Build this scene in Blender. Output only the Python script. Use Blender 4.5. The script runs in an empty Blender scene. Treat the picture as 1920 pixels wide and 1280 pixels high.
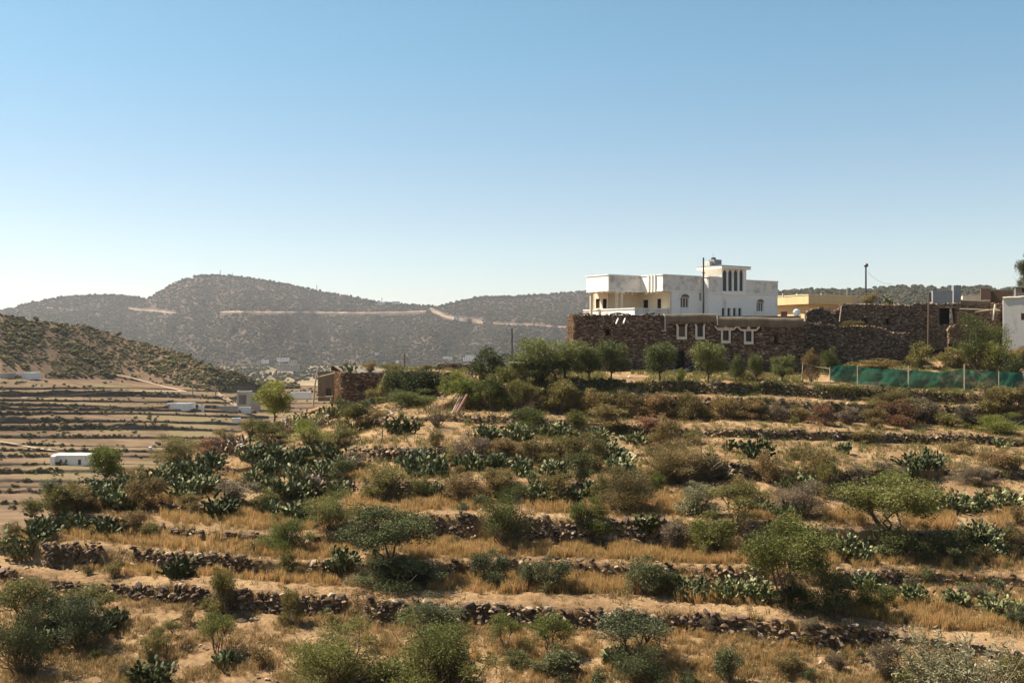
import bpy, math, random
import numpy as np
from mathutils import Vector, Matrix

scene = bpy.context.scene
COL = scene.collection
R = math.radians
F = 1920.0            # focal length in photo pixels, horizon at row 640

# ------------------------------------------------------------------ camera
cam_d = bpy.data.cameras.new('camera')
cam = bpy.data.objects.new('camera', cam_d)
COL.objects.link(cam)
cam.location = (0, 0, 0)
cam.rotation_euler = (R(90), 0, 0)
cam_d.sensor_width = 36.0
cam_d.lens = 36.0
cam_d.clip_start = 0.1
cam_d.clip_end = 40000
scene.camera = cam

# ------------------------------------------------------------------ light
SUN_AZ = -74.0        # degrees left of the view direction
SUN_EL = 53.0
world = bpy.data.worlds.new('World')
scene.world = world
world.use_nodes = True
wn = world.node_tree
bg = wn.nodes['Background']
sky = wn.nodes.new('ShaderNodeTexSky')
sky.sky_type = 'NISHITA'
sky.sun_disc = False
sky.sun_elevation = R(SUN_EL)
sky.sun_rotation = R(SUN_AZ)
sky.altitude = 1500
sky.air_density = 1.0
sky.dust_density = 1.0
sky.ozone_density = 1.0
HAZE = 0.000062
wb = wn.nodes.new('ShaderNodeMix'); wb.data_type = 'RGBA'; wb.blend_type = 'MULTIPLY'; wb.inputs[0].default_value = 1.0
tc = wn.nodes.new('ShaderNodeTexCoord'); sx = wn.nodes.new('ShaderNodeSeparateXYZ'); wn.links.new(tc.outputs['Generated'], sx.inputs[0])
wr = wn.nodes.new('ShaderNodeValToRGB'); wr.color_ramp.interpolation = 'EASE'
for _e in range(2): wr.color_ramp.elements.new(0.5)
for _e, (_p, _c) in zip(wr.color_ramp.elements, ((0.0, (0.72, 0.645, 0.625)), (0.10, (0.77, 0.745, 0.675)), (0.30, (0.64, 0.84, 0.755)), (1.0, (0.64, 0.84, 0.755)))):
    _e.position = _p; _e.color = (*_c, 1)
wn.links.new(sx.outputs['Z'], wr.inputs[0]); wn.links.new(wr.outputs[0], wb.inputs[7])
wn.links.new(sky.outputs[0], wb.inputs[6]); wn.links.new(wb.outputs[2], bg.inputs['Color'])
bg.inputs['Strength'].default_value = 0.082
sun_d = bpy.data.lights.new('sun', 'SUN')
sun_d.energy = 5.0
sun_d.angle = R(0.6)
sun_d.color = (1.0, 0.90, 0.74)
sun = bpy.data.objects.new('sun', sun_d)
COL.objects.link(sun)
sdir = Vector((math.sin(R(SUN_AZ)) * math.cos(R(SUN_EL)), math.cos(R(SUN_AZ)) * math.cos(R(SUN_EL)), math.sin(R(SUN_EL))))
sun.rotation_euler = (-sdir).to_track_quat('-Z', 'Y').to_euler()
scene.view_settings.view_transform = 'Standard'
scene.view_settings.look = 'None'
scene.view_settings.exposure = 1.28
scene.view_settings.gamma = 1.0
scene.view_settings.use_curve_mapping = False

# ------------------------------------------------------------------ helpers
def P(px, py, D):
    return Vector(((px - 960) / F * D, D, (640 - py) / F * D))

def link(o, parent=None):
    COL.objects.link(o)
    if parent is not None:
        o.parent = parent
    return o

def tag(o, label=None, cat=None, group=None, kind=None):
    if label: o['label'] = label
    if cat: o['category'] = cat
    if group: o['group'] = group
    if kind: o['kind'] = kind
    return o

def empty(name, loc, rz=0.0):
    o = bpy.data.objects.new(name, None)
    o.empty_display_size = 0.2
    COL.objects.link(o)
    o.location = loc
    o.rotation_euler = (0, 0, rz)
    return o

def mesh_np(name, V, Fc, tint=None, smooth=False):
    """V (n,3), Fc (m,k) int array -> mesh"""
    V = np.asarray(V, dtype=np.float32); Fc = np.asarray(Fc, dtype=np.int32)
    me = bpy.data.meshes.new(name)
    n, (m, k) = len(V), Fc.shape
    me.vertices.add(n); me.vertices.foreach_set('co', V.ravel())
    me.loops.add(m * k); me.loops.foreach_set('vertex_index', Fc.ravel())
    me.polygons.add(m)
    me.polygons.foreach_set('loop_start', np.arange(0, m * k, k, dtype=np.int32))
    me.polygons.foreach_set('loop_total', np.full(m, k, dtype=np.int32))
    me.polygons.foreach_set('use_smooth', np.full(m, smooth, dtype=bool))
    me.update(calc_edges=True)
    if tint is not None:
        a = me.attributes.new('tint', 'FLOAT', 'FACE')
        a.data.foreach_set('value', np.asarray(tint, dtype=np.float32))
    return me

def obj_me(name, me, mat, parent=None, loc=None):
    o = bpy.data.objects.new(name, me)
    if mat is not None and len(me.materials) == 0:
        me.materials.append(mat)
    link(o, parent)
    if loc is not None: o.location = loc
    return o

class MB:
    def __init__(s): s.v = []; s.f = []
    def box(s, c, size, rz=0.0, rx=0.0, taper=1.0):
        sx, sy, sz = [q / 2 for q in size]
        M = Matrix.Rotation(rz, 3, 'Z') @ Matrix.Rotation(rx, 3, 'X')
        b = len(s.v)
        for z in (-sz, sz):
            t = taper if z > 0 else 1.0
            for x, y in ((-sx, -sy), (sx, -sy), (sx, sy), (-sx, sy)):
                s.v.append(tuple(Vector(c) + M @ Vector((x * t, y * t, z))))
        s.f += [tuple(b + i for i in q) for q in ((3, 2, 1, 0), (4, 5, 6, 7), (0, 1, 5, 4), (1, 2, 6, 5), (2, 3, 7, 6), (3, 0, 4, 7))]
        return s
    def prism(s, pts, z0, z1):
        n = len(pts); b = len(s.v)
        ar = sum(pts[i][0] * pts[(i + 1) % n][1] - pts[(i + 1) % n][0] * pts[i][1] for i in range(n))
        if ar < 0: pts = list(pts)[::-1]
        for z in (z0, z1):
            for p in pts: s.v.append((p[0], p[1], z))
        s.f.append(tuple(b + i for i in range(n))[::-1]); s.f.append(tuple(b + n + i for i in range(n)))
        for i in range(n):
            j = (i + 1) % n
            s.f.append((b + i, b + j, b + n + j, b + n + i))
        return s
    def tube(s, pts, rad, sides=6):
        pts = [Vector(p) for p in pts]
        if not hasattr(rad, '__len__'): rad = [rad] * len(pts)
        b0 = len(s.v)
        for i, p in enumerate(pts):
            d = (pts[min(i + 1, len(pts) - 1)] - pts[max(i - 1, 0)])
            d = d.normalized() if d.length > 1e-9 else Vector((0, 0, 1))
            a = d.cross(Vector((0, 1, 0)) if abs(d.y) < 0.9 else Vector((1, 0, 0))).normalized()
            c = d.cross(a)
            for k in range(sides):
                t = 2 * math.pi * k / sides
                s.v.append(tuple(p + (a * math.cos(t) + c * math.sin(t)) * rad[i]))
        for i in range(len(pts) - 1):
            for k in range(sides):
                k2 = (k + 1) % sides
                s.f.append((b0 + i * sides + k, b0 + i * sides + k2, b0 + (i + 1) * sides + k2, b0 + (i + 1) * sides + k))
        s.f.append(tuple(b0 + k for k in range(sides))[::-1])
        e = b0 + (len(pts) - 1) * sides
        s.f.append(tuple(e + k for k in range(sides)))
        return s
    def quad(s, a, b, c, d):
        n = len(s.v); s.v += [tuple(a), tuple(b), tuple(c), tuple(d)]; s.f.append((n, n + 1, n + 2, n + 3)); return s
    def mesh(s, name):
        me = bpy.data.meshes.new(name); me.from_pydata(s.v, [], s.f); me.update(); return me
    def build(s, name, mat, parent=None, origin=None):
        if origin is None and parent is None and s.v:
            a = np.array(s.v); c = (a.min(0) + a.max(0)) / 2; origin = (c[0], c[1], a[:, 2].min())
        me = s.mesh(name)
        if parent is not None and origin is None:
            origin = (0, 0, 0)
            mw = Matrix.Translation(parent.location) @ parent.rotation_euler.to_matrix().to_4x4() if parent.parent is None else \
                 Matrix.Translation(parent.parent.location) @ parent.parent.rotation_euler.to_matrix().to_4x4() @ Matrix.Translation(parent.location)
            me.transform(mw.inverted())           # points were given in world space
            o = obj_me(name, me, mat, parent); return o
        me.transform(Matrix.Translation(-Vector(origin)))
        return obj_me(name, me, mat, parent, origin)

def noise2(x, y, seed=0):
    x = np.asarray(x, dtype=np.float64); y = np.asarray(y, dtype=np.float64)
    xi = np.floor(x).astype(np.int64); yi = np.floor(y).astype(np.int64)
    xf = x - xi; yf = y - yi
    u = xf * xf * (3 - 2 * xf); v = yf * yf * (3 - 2 * yf)
    def h(a, b):
        n = (a * 374761393 + b * 668265263 + seed * 974634777) & 0xffffffff
        n = ((n ^ (n >> 13)) * 1274126177) & 0xffffffff
        return ((n ^ (n >> 16)) & 0xffff) / 65535.0
    return (h(xi, yi) * (1 - u) + h(xi + 1, yi) * u) * (1 - v) + (h(xi, yi + 1) * (1 - u) + h(xi + 1, yi + 1) * u) * v

def fbm(x, y, seed=0, o=4):
    r = 0; a = 0.5; t = 0
    for i in range(o):
        r = r + a * noise2(np.asarray(x) * 2 ** i, np.asarray(y) * 2 ** i, seed + i * 17); t += a; a *= 0.5
    return r / t * 2 - 1

def grid_faces(nr, nc):
    i = np.arange(nr - 1)[:, None]; j = np.arange(nc - 1)[None, :]
    a = (i * nc + j).ravel()
    return np.stack([a, a + 1, a + nc + 1, a + nc], 1)

# ------------------------------------------------------------------ materials
def nodes(name):
    m = bpy.data.materials.new(name); m.use_nodes = True
    nt = m.node_tree; nt.nodes.clear()
    out = nt.nodes.new('ShaderNodeOutputMaterial')
    return m, nt, out

def N(nt, t, **kw):
    n = nt.nodes.new(t)
    for k, v in kw.items(): setattr(n, k, v)
    return n

def ramp(nt, fac, stops):
    r = nt.nodes.new('ShaderNodeValToRGB')
    els = r.color_ramp.elements
    while len(els) < len(stops): els.new(0.5)
    for e, (p, c) in zip(els, stops):
        e.position = p; e.color = (*c, 1)
    nt.links.new(fac, r.inputs[0])
    return r.outputs[0]

def noise_tex(nt, scale, detail=6, rough=0.6, vec=None, stretch=None):
    n = nt.nodes.new('ShaderNodeTexNoise'); n.inputs['Scale'].default_value = scale
    n.inputs['Detail'].default_value = detail; n.inputs['Roughness'].default_value = rough
    if vec is None:
        g = nt.nodes.new('ShaderNodeNewGeometry'); vec = g.outputs['Position']
    if stretch is not None:
        mp = nt.nodes.new('ShaderNodeMapping'); mp.inputs['Scale'].default_value = stretch
        nt.links.new(vec, mp.inputs['Vector']); vec = mp.outputs[0]
    nt.links.new(vec, n.inputs['Vector'])
    return n.outputs['Fac']

def mix(nt, fac, a, b, mode='MIX'):
    m = nt.nodes.new('ShaderNodeMix'); m.data_type = 'RGBA'; m.blend_type = mode
    if isinstance(fac, float): m.inputs[0].default_value = fac
    else: nt.links.new(fac, m.inputs[0])
    for i, q in ((6, a), (7, b)):
        if isinstance(q, tuple): m.inputs[i].default_value = (*q, 1)
        else: nt.links.new(q, m.inputs[i])
    return m.outputs[2]

def ground_mat(name, stops, sc=0.4, stops2=None, sc2=3.0, bump=0.3, bsc=6.0, stretch=None, spots=None):
    m, nt, out = nodes(name)
    c = ramp(nt, noise_tex(nt, sc, 8, 0.62, stretch=stretch), stops)
    if stops2:
        c2 = ramp(nt, noise_tex(nt, sc2, 8, 0.7, stretch=stretch), stops2)
        c = mix(nt, 1.0, c, c2, 'MULTIPLY')
    if spots:
        ssc, scol, lo, hi = spots
        f = ramp(nt, noise_tex(nt, ssc, 3, 0.5), [(lo, (0, 0, 0)), (hi, (1, 1, 1))])
        c = mix(nt, f, c, scol)
    b = N(nt, 'ShaderNodeBsdfPrincipled'); b.inputs['Roughness'].default_value = 0.95
    b.inputs['Specular IOR Level'].default_value = 0.1
    nt.links.new(c, b.inputs['Base Color'])
    if bump:
        bp = N(nt, 'ShaderNodeBump'); bp.inputs['Strength'].default_value = bump; bp.inputs['Distance'].default_value = 0.15
        nt.links.new(noise_tex(nt, bsc, 8, 0.7), bp.inputs['Height']); nt.links.new(bp.outputs[0], b.inputs['Normal'])
    nt.links.new(b.outputs[0], out.inputs[0])
    return m

def tint_fac(nt):
    a = N(nt, 'ShaderNodeAttribute'); a.attribute_name = 'tint'
    oi = N(nt, 'ShaderNodeObjectInfo')
    ad = N(nt, 'ShaderNodeMath', operation='ADD'); nt.links.new(a.outputs['Fac'], ad.inputs[0]); nt.links.new(oi.outputs['Random'], ad.inputs[1])
    fr = N(nt, 'ShaderNodeMath', operation='FRACT'); nt.links.new(ad.outputs[0], fr.inputs[0])
    return fr.outputs[0], a.outputs['Fac'], oi.outputs['Random']

def stone_mat(name, stops, bump=0.5):
    m, nt, out = nodes(name)
    f, _, _ = tint_fac(nt)
    c = ramp(nt, f, stops)
    c2 = ramp(nt, noise_tex(nt, 9, 6, 0.7), [(0.3, (0.65, 0.62, 0.6)), (0.7, (1.15, 1.1, 1.05))])
    c = mix(nt, 1.0, c, c2, 'MULTIPLY')
    b = N(nt, 'ShaderNodeBsdfPrincipled'); b.inputs['Roughness'].default_value = 0.9; b.inputs['Specular IOR Level'].default_value = 0.2
    nt.links.new(c, b.inputs['Base Color'])
    bp = N(nt, 'ShaderNodeBump'); bp.inputs['Strength'].default_value = bump; bp.inputs['Distance'].default_value = 0.05
    nt.links.new(noise_tex(nt, 14, 6, 0.7), bp.inputs['Height']); nt.links.new(bp.outputs[0], b.inputs['Normal'])
    nt.links.new(b.outputs[0], out.inputs[0])
    return m

def leaf_mat(name, dark, light, trans=0.35, rough=0.6, spec=0.25, third=None):
    m, nt, out = nodes(name)
    _, a, rnd = tint_fac(nt)
    stops = [(0.0, dark), (0.62, light)]
    if third: stops.append((0.97, third))
    c = ramp(nt, a, stops)
    hv = N(nt, 'ShaderNodeHueSaturation')
    mr = N(nt, 'ShaderNodeMapRange'); mr.inputs[3].default_value = 0.72; mr.inputs[4].default_value = 1.32
    nt.links.new(rnd, mr.inputs[0]); nt.links.new(mr.outputs[0], hv.inputs['Value'])
    mr2 = N(nt, 'ShaderNodeMapRange'); mr2.inputs[3].default_value = 0.515; mr2.inputs[4].default_value = 0.485
    nt.links.new(rnd, mr2.inputs[0]); nt.links.new(mr2.outputs[0], hv.inputs['Hue'])
    nt.links.new(c, hv.inputs['Color'])
    b = N(nt, 'ShaderNodeBsdfPrincipled'); b.inputs['Roughness'].default_value = rough; b.inputs['Specular IOR Level'].default_value = spec
    nt.links.new(hv.outputs[0], b.inputs['Base Color'])
    t = N(nt, 'ShaderNodeBsdfTranslucent'); nt.links.new(hv.outputs[0], t.inputs[0])
    mx = N(nt, 'ShaderNodeMixShader'); mx.inputs[0].default_value = trans
    nt.links.new(b.outputs[0], mx.inputs[1]); nt.links.new(t.outputs[0], mx.inputs[2])
    nt.links.new(mx.outputs[0], out.inputs[0])
    return m

def paint_mat(name, base, stain, amt=(0.45, 0.7), sc=0.6, rough=0.85, streak=True, bump=0.15):
    """weathered plaster / paint: patches and run marks"""
    m, nt, out = nodes(name)
    f = ramp(nt, noise_tex(nt, sc, 9, 0.7, stretch=(1, 1, 0.35) if streak else None), [(amt[0], (0, 0, 0)), (amt[1], (1, 1, 1))])
    c = mix(nt, f, base, stain)
    c = mix(nt, 1.0, c, ramp(nt, noise_tex(nt, 5, 6, 0.7), [(0.25, (0.86, 0.85, 0.83)), (0.6, (1, 1, 1))]), 'MULTIPLY')
    b = N(nt, 'ShaderNodeBsdfPrincipled'); b.inputs['Roughness'].default_value = rough; b.inputs['Specular IOR Level'].default_value = 0.2
    nt.links.new(c, b.inputs['Base Color'])
    bp = N(nt, 'ShaderNodeBump'); bp.inputs['Strength'].default_value = bump; bp.inputs['Distance'].default_value = 0.03
    nt.links.new(noise_tex(nt, 12, 5, 0.6), bp.inputs['Height']); nt.links.new(bp.outputs[0], b.inputs['Normal'])
    nt.links.new(b.outputs[0], out.inputs[0])
    return m

def plain(name, col, rough=0.7, metal=0.0, var=0.25, sc=8):
    m, nt, out = nodes(name)
    c = ramp(nt, noise_tex(nt, sc, 5, 0.6), [(0.3, tuple(q * (1 - var) for q in col)), (0.7, tuple(min(1, q * (1 + var)) for q in col))])
    b = N(nt, 'ShaderNodeBsdfPrincipled'); b.inputs['Roughness'].default_value = rough; b.inputs['Metallic'].default_value = metal
    nt.links.new(c, b.inputs['Base Color']); nt.links.new(b.outputs[0], out.inputs[0])
    return m

M = {}
M['soil'] = ground_mat('soil', [(0.30, (0.16, 0.098, 0.052)), (0.47, (0.265, 0.170, 0.092)), (0.62, (0.35, 0.235, 0.130)), (0.8, (0.44, 0.315, 0.185))], 0.30,
                       [(0.3, (0.5, 0.46, 0.42)), (0.5, (0.95, 0.93, 0.9)), (0.72, (1.15, 1.12, 1.08))], 3.2, 1.0, 5.0)
M['field'] = ground_mat('field_soil', [(0.3, (0.080, 0.054, 0.032)), (0.48, (0.140, 0.092, 0.056)), (0.72, (0.225, 0.152, 0.092))], 0.06,
                        [(0.3, (0.55, 0.5, 0.45)), (0.6, (1.05, 1.05, 1.0))], 0.35, 0.6, 0.8, stretch=(0.35, 1, 1), spots=(0.03, (0.15, 0.112, 0.055), 0.52, 0.62))
M['riser'] = ground_mat('field_riser', [(0.3, (0.055, 0.04, 0.032)), (0.7, (0.14, 0.10, 0.072))], 0.25, None, 1, 0.9, 1.0, spots=(0.035, (0.26, 0.185, 0.11), 0.54, 0.66))
M['hillground'] = ground_mat('hill_ground', [(0.3, (0.085, 0.060, 0.038)), (0.5, (0.140, 0.092, 0.060)), (0.75, (0.20, 0.132, 0.088))], 0.02,
                        [(0.3, (0.6, 0.6, 0.55)), (0.65, (1.1, 1.05, 1.0))], 0.25, 0.8, 0.5)
M['mountain'] = ground_mat('mountain_ground', [(0.3, (0.040, 0.030, 0.022)), (0.55, (0.070, 0.050, 0.036)), (0.78, (0.115, 0.080, 0.056))], 0.0035,
                        [(0.3, (0.6, 0.6, 0.6)), (0.65, (1.1, 1.05, 1.0))], 0.03, 0.5, 0.1)
M['valley'] = ground_mat('valley_ground', [(0.35, (0.10, 0.085, 0.05)), (0.5, (0.22, 0.165, 0.10)), (0.65, (0.35, 0.26, 0.16))], 0.008,
                        [(0.3, (0.6, 0.6, 0.6)), (0.65, (1.1, 1.05, 1.0))], 0.05, 0.3, 0.1, stretch=(1, 0.3, 1))
STONE_ST = [(0.0, (0.055, 0.038, 0.030)), (0.35, (0.105, 0.074, 0.055)), (0.6, (0.16, 0.115, 0.083)), (0.82, (0.24, 0.175, 0.125)), (0.97, (0.42, 0.33, 0.24))]
M['stone'] = stone_mat('dry_stone', STONE_ST)
M['pebble'] = stone_mat('loose_stone', [(0.0, (0.10, 0.07, 0.05)), (0.5, (0.24, 0.17, 0.11)), (1.0, (0.42, 0.33, 0.24))])
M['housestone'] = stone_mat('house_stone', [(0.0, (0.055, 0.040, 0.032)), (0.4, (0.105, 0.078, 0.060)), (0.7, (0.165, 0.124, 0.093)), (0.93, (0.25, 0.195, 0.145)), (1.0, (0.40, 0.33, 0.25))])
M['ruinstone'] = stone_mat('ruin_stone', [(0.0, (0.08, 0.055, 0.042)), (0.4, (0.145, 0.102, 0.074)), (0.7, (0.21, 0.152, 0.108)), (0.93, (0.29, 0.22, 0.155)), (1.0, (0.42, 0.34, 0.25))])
M['tan_lit_stone'] = stone_mat('tan_and_sunlit_stone', [(0.0, (0.16, 0.10, 0.06)), (0.5, (0.26, 0.17, 0.10)), (0.85, (0.34, 0.24, 0.15)), (1.0, (0.45, 0.36, 0.25))])  # tan rubble and coping; on left end walls it carries painted sunlight
M['core'] = ground_mat('wall_earth', [(0.3, (0.03, 0.02, 0.015)), (0.7, (0.085, 0.055, 0.04))], 1.5, None, 1, 0.8, 8)
M['mud'] = paint_mat('mud_plaster', (0.17, 0.14, 0.10), (0.11, 0.085, 0.06), (0.4, 0.65), 0.9, bump=0.5)
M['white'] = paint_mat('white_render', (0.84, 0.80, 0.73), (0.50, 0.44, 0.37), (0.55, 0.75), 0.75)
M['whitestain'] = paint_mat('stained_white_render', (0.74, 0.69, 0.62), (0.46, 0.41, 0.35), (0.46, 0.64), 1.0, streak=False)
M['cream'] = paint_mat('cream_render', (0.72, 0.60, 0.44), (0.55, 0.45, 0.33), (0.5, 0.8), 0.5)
M['yellow'] = paint_mat('ochre_render', (0.60, 0.46, 0.25), (0.44, 0.33, 0.18), (0.5, 0.8), 0.8)
M['grey'] = paint_mat('grey_render', (0.52, 0.49, 0.45), (0.30, 0.27, 0.24), (0.5, 0.75), 0.8)
M['farwhite'] = paint_mat('far_white_render', (0.74, 0.72, 0.68), (0.5, 0.47, 0.43), (0.5, 0.8), 0.2)
M['farbeige'] = paint_mat('far_beige_render', (0.42, 0.37, 0.30), (0.30, 0.26, 0.21), (0.45, 0.75), 0.2)
M['darkpane'] = plain('dark_window', (0.02, 0.02, 0.022), 0.35, 0, 0.3)
M['brownpane'] = plain('brown_window_screen', (0.14, 0.09, 0.05), 0.6, 0, 0.3)
M['trim'] = paint_mat('whitewash_trim', (0.58, 0.51, 0.41), (0.36, 0.30, 0.23), (0.5, 0.8), 2.0)
M['redpane'] = plain('red_shutter', (0.28, 0.07, 0.05), 0.6)
M['metal'] = plain('dark_metal', (0.06, 0.06, 0.065), 0.5, 0.4)
M['galv'] = plain('galvanised', (0.42, 0.42, 0.42), 0.45, 0.5, 0.15)
M['wood'] = plain('weathered_wood', (0.22, 0.17, 0.12), 0.85)
M['palewood'] = plain('pale_wood', (0.32, 0.26, 0.19), 0.85)
M['redwood'] = plain('red_brown_timber', (0.16, 0.068, 0.045), 0.7)
M['brownwood'] = plain('brown_timber', (0.12, 0.068, 0.040), 0.8)
M['bark'] = plain('bark', (0.09, 0.065, 0.045), 0.9, 0, 0.4)
M['twig'] = plain('twigs', (0.14, 0.105, 0.075), 0.9, 0, 0.4)
M['whitepaint'] = plain('white_paint', (0.75, 0.74, 0.72), 0.5, 0, 0.06)
M['tank'] = plain('tank_grey', (0.22, 0.22, 0.22), 0.6)
M['dirtroad'] = ground_mat('dirt_road', [(0.3, (0.22, 0.16, 0.11)), (0.7, (0.36, 0.27, 0.19))], 0.05, None, 1, 0)
M['roadcut'] = ground_mat('road_cut', [(0.3, (0.14, 0.10, 0.07)), (0.7, (0.28, 0.195, 0.135))], 0.02, None, 1, 0)

LEAF = {
 'g': leaf_mat('leaf_green', (0.052, 0.060, 0.014), (0.128, 0.134, 0.032), third=(0.20, 0.19, 0.055)),
 'b': leaf_mat('leaf_bright', (0.062, 0.076, 0.013), (0.152, 0.168, 0.030), third=(0.24, 0.23, 0.05)),
 'o': leaf_mat('leaf_olive', (0.072, 0.064, 0.018), (0.168, 0.146, 0.042), third=(0.24, 0.20, 0.07)),
 'y': leaf_mat('leaf_ochre', (0.080, 0.062, 0.020), (0.190, 0.145, 0.048), third=(0.28, 0.20, 0.08)),
 'n': leaf_mat('leaf_brown', (0.086, 0.060, 0.023), (0.20, 0.140, 0.052), third=(0.29, 0.20, 0.08)),
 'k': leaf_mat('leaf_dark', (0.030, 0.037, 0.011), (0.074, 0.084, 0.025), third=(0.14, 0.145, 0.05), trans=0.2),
 'u': leaf_mat('leaf_grey_green', (0.042, 0.047, 0.018), (0.102, 0.108, 0.044), third=(0.18, 0.18, 0.085), trans=0.2),
 'h': leaf_mat('leaf_orchard', (0.052, 0.062, 0.020), (0.125, 0.138, 0.044), third=(0.21, 0.21, 0.08)),
 'r': leaf_mat('leaf_rust', (0.085, 0.050, 0.028), (0.18, 0.092, 0.045), third=(0.24, 0.16, 0.08)),
 'p': leaf_mat('leaf_pale', (0.09, 0.085, 0.040), (0.22, 0.205, 0.11), third=(0.42, 0.38, 0.24)),
 'v': leaf_mat('leaf_grey_brown', (0.075, 0.058, 0.036), (0.165, 0.128, 0.078), third=(0.24, 0.19, 0.12)),
}
M['cactus'] = leaf_mat('cactus_pad', (0.048, 0.058, 0.020), (0.128, 0.138, 0.055), trans=0.06, rough=0.62, spec=0.22, third=(0.30, 0.29, 0.15))
M['cactusdry'] = leaf_mat('cactus_pad_dry', (0.09, 0.06, 0.045), (0.20, 0.16, 0.10), trans=0.02, rough=0.5, spec=0.4, third=(0.42, 0.33, 0.22))
M['grass'] = leaf_mat('golden_grass', (0.25, 0.152, 0.056), (0.45, 0.290, 0.114), trans=0.45, spec=0.1, third=(0.54, 0.38, 0.18))
M['drygrass'] = leaf_mat('dry_herbs', (0.15, 0.105, 0.045), (0.30, 0.21, 0.092), trans=0.4, spec=0.1, third=(0.42, 0.30, 0.14))
M['greengrass'] = leaf_mat('green_herbs', (0.07, 0.075, 0.022), (0.17, 0.165, 0.055), trans=0.35, spec=0.1, third=(0.28, 0.24, 0.09))
M['fartree'] = leaf_mat('far_tree', (0.024, 0.025, 0.015), (0.055, 0.052, 0.030), trans=0.0, rough=0.9, spec=0.0)
M['hillbush'] = leaf_mat('hill_bush', (0.050, 0.048, 0.022), (0.110, 0.096, 0.046), trans=0.0, rough=0.9, spec=0.0)

def net_mat():
    m, nt, out = nodes('green_shade_net')
    c = ramp(nt, noise_tex(nt, 1.6, 6, 0.6), [(0.3, (0.010, 0.075, 0.048)), (0.7, (0.020, 0.118, 0.078))])
    b = N(nt, 'ShaderNodeBsdfPrincipled'); b.inputs['Roughness'].default_value = 0.6; nt.links.new(c, b.inputs['Base Color'])
    t = N(nt, 'ShaderNodeBsdfTranslucent'); nt.links.new(c, t.inputs[0])
    tr = N(nt, 'ShaderNodeBsdfTransparent')
    m1 = N(nt, 'ShaderNodeMixShader'); m1.inputs[0].default_value = 0.4; nt.links.new(b.outputs[0], m1.inputs[1]); nt.links.new(t.outputs[0], m1.inputs[2])
    m2 = N(nt, 'ShaderNodeMixShader'); m2.inputs[0].default_value = 0.12; nt.links.new(m1.outputs[0], m2.inputs[1]); nt.links.new(tr.outputs[0], m2.inputs[2])
    nt.links.new(m2.outputs[0], out.inputs[0])
    return m
M['net'] = net_mat()
M['void'] = plain('painted_interior_dark', (0.012, 0.010, 0.009), 1.0)  # near-black sheets in openings; the unlit inside is put into the colour
# ------------------------------------------------------------------ terrain shapes
def pl(*pts):
    xs = [p[0] for p in pts]; ys = [p[1] for p in pts]
    return lambda px: np.interp(px, xs, ys)

def A_(y): return (np.asarray(y, dtype=float) - 640) / F

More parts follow.
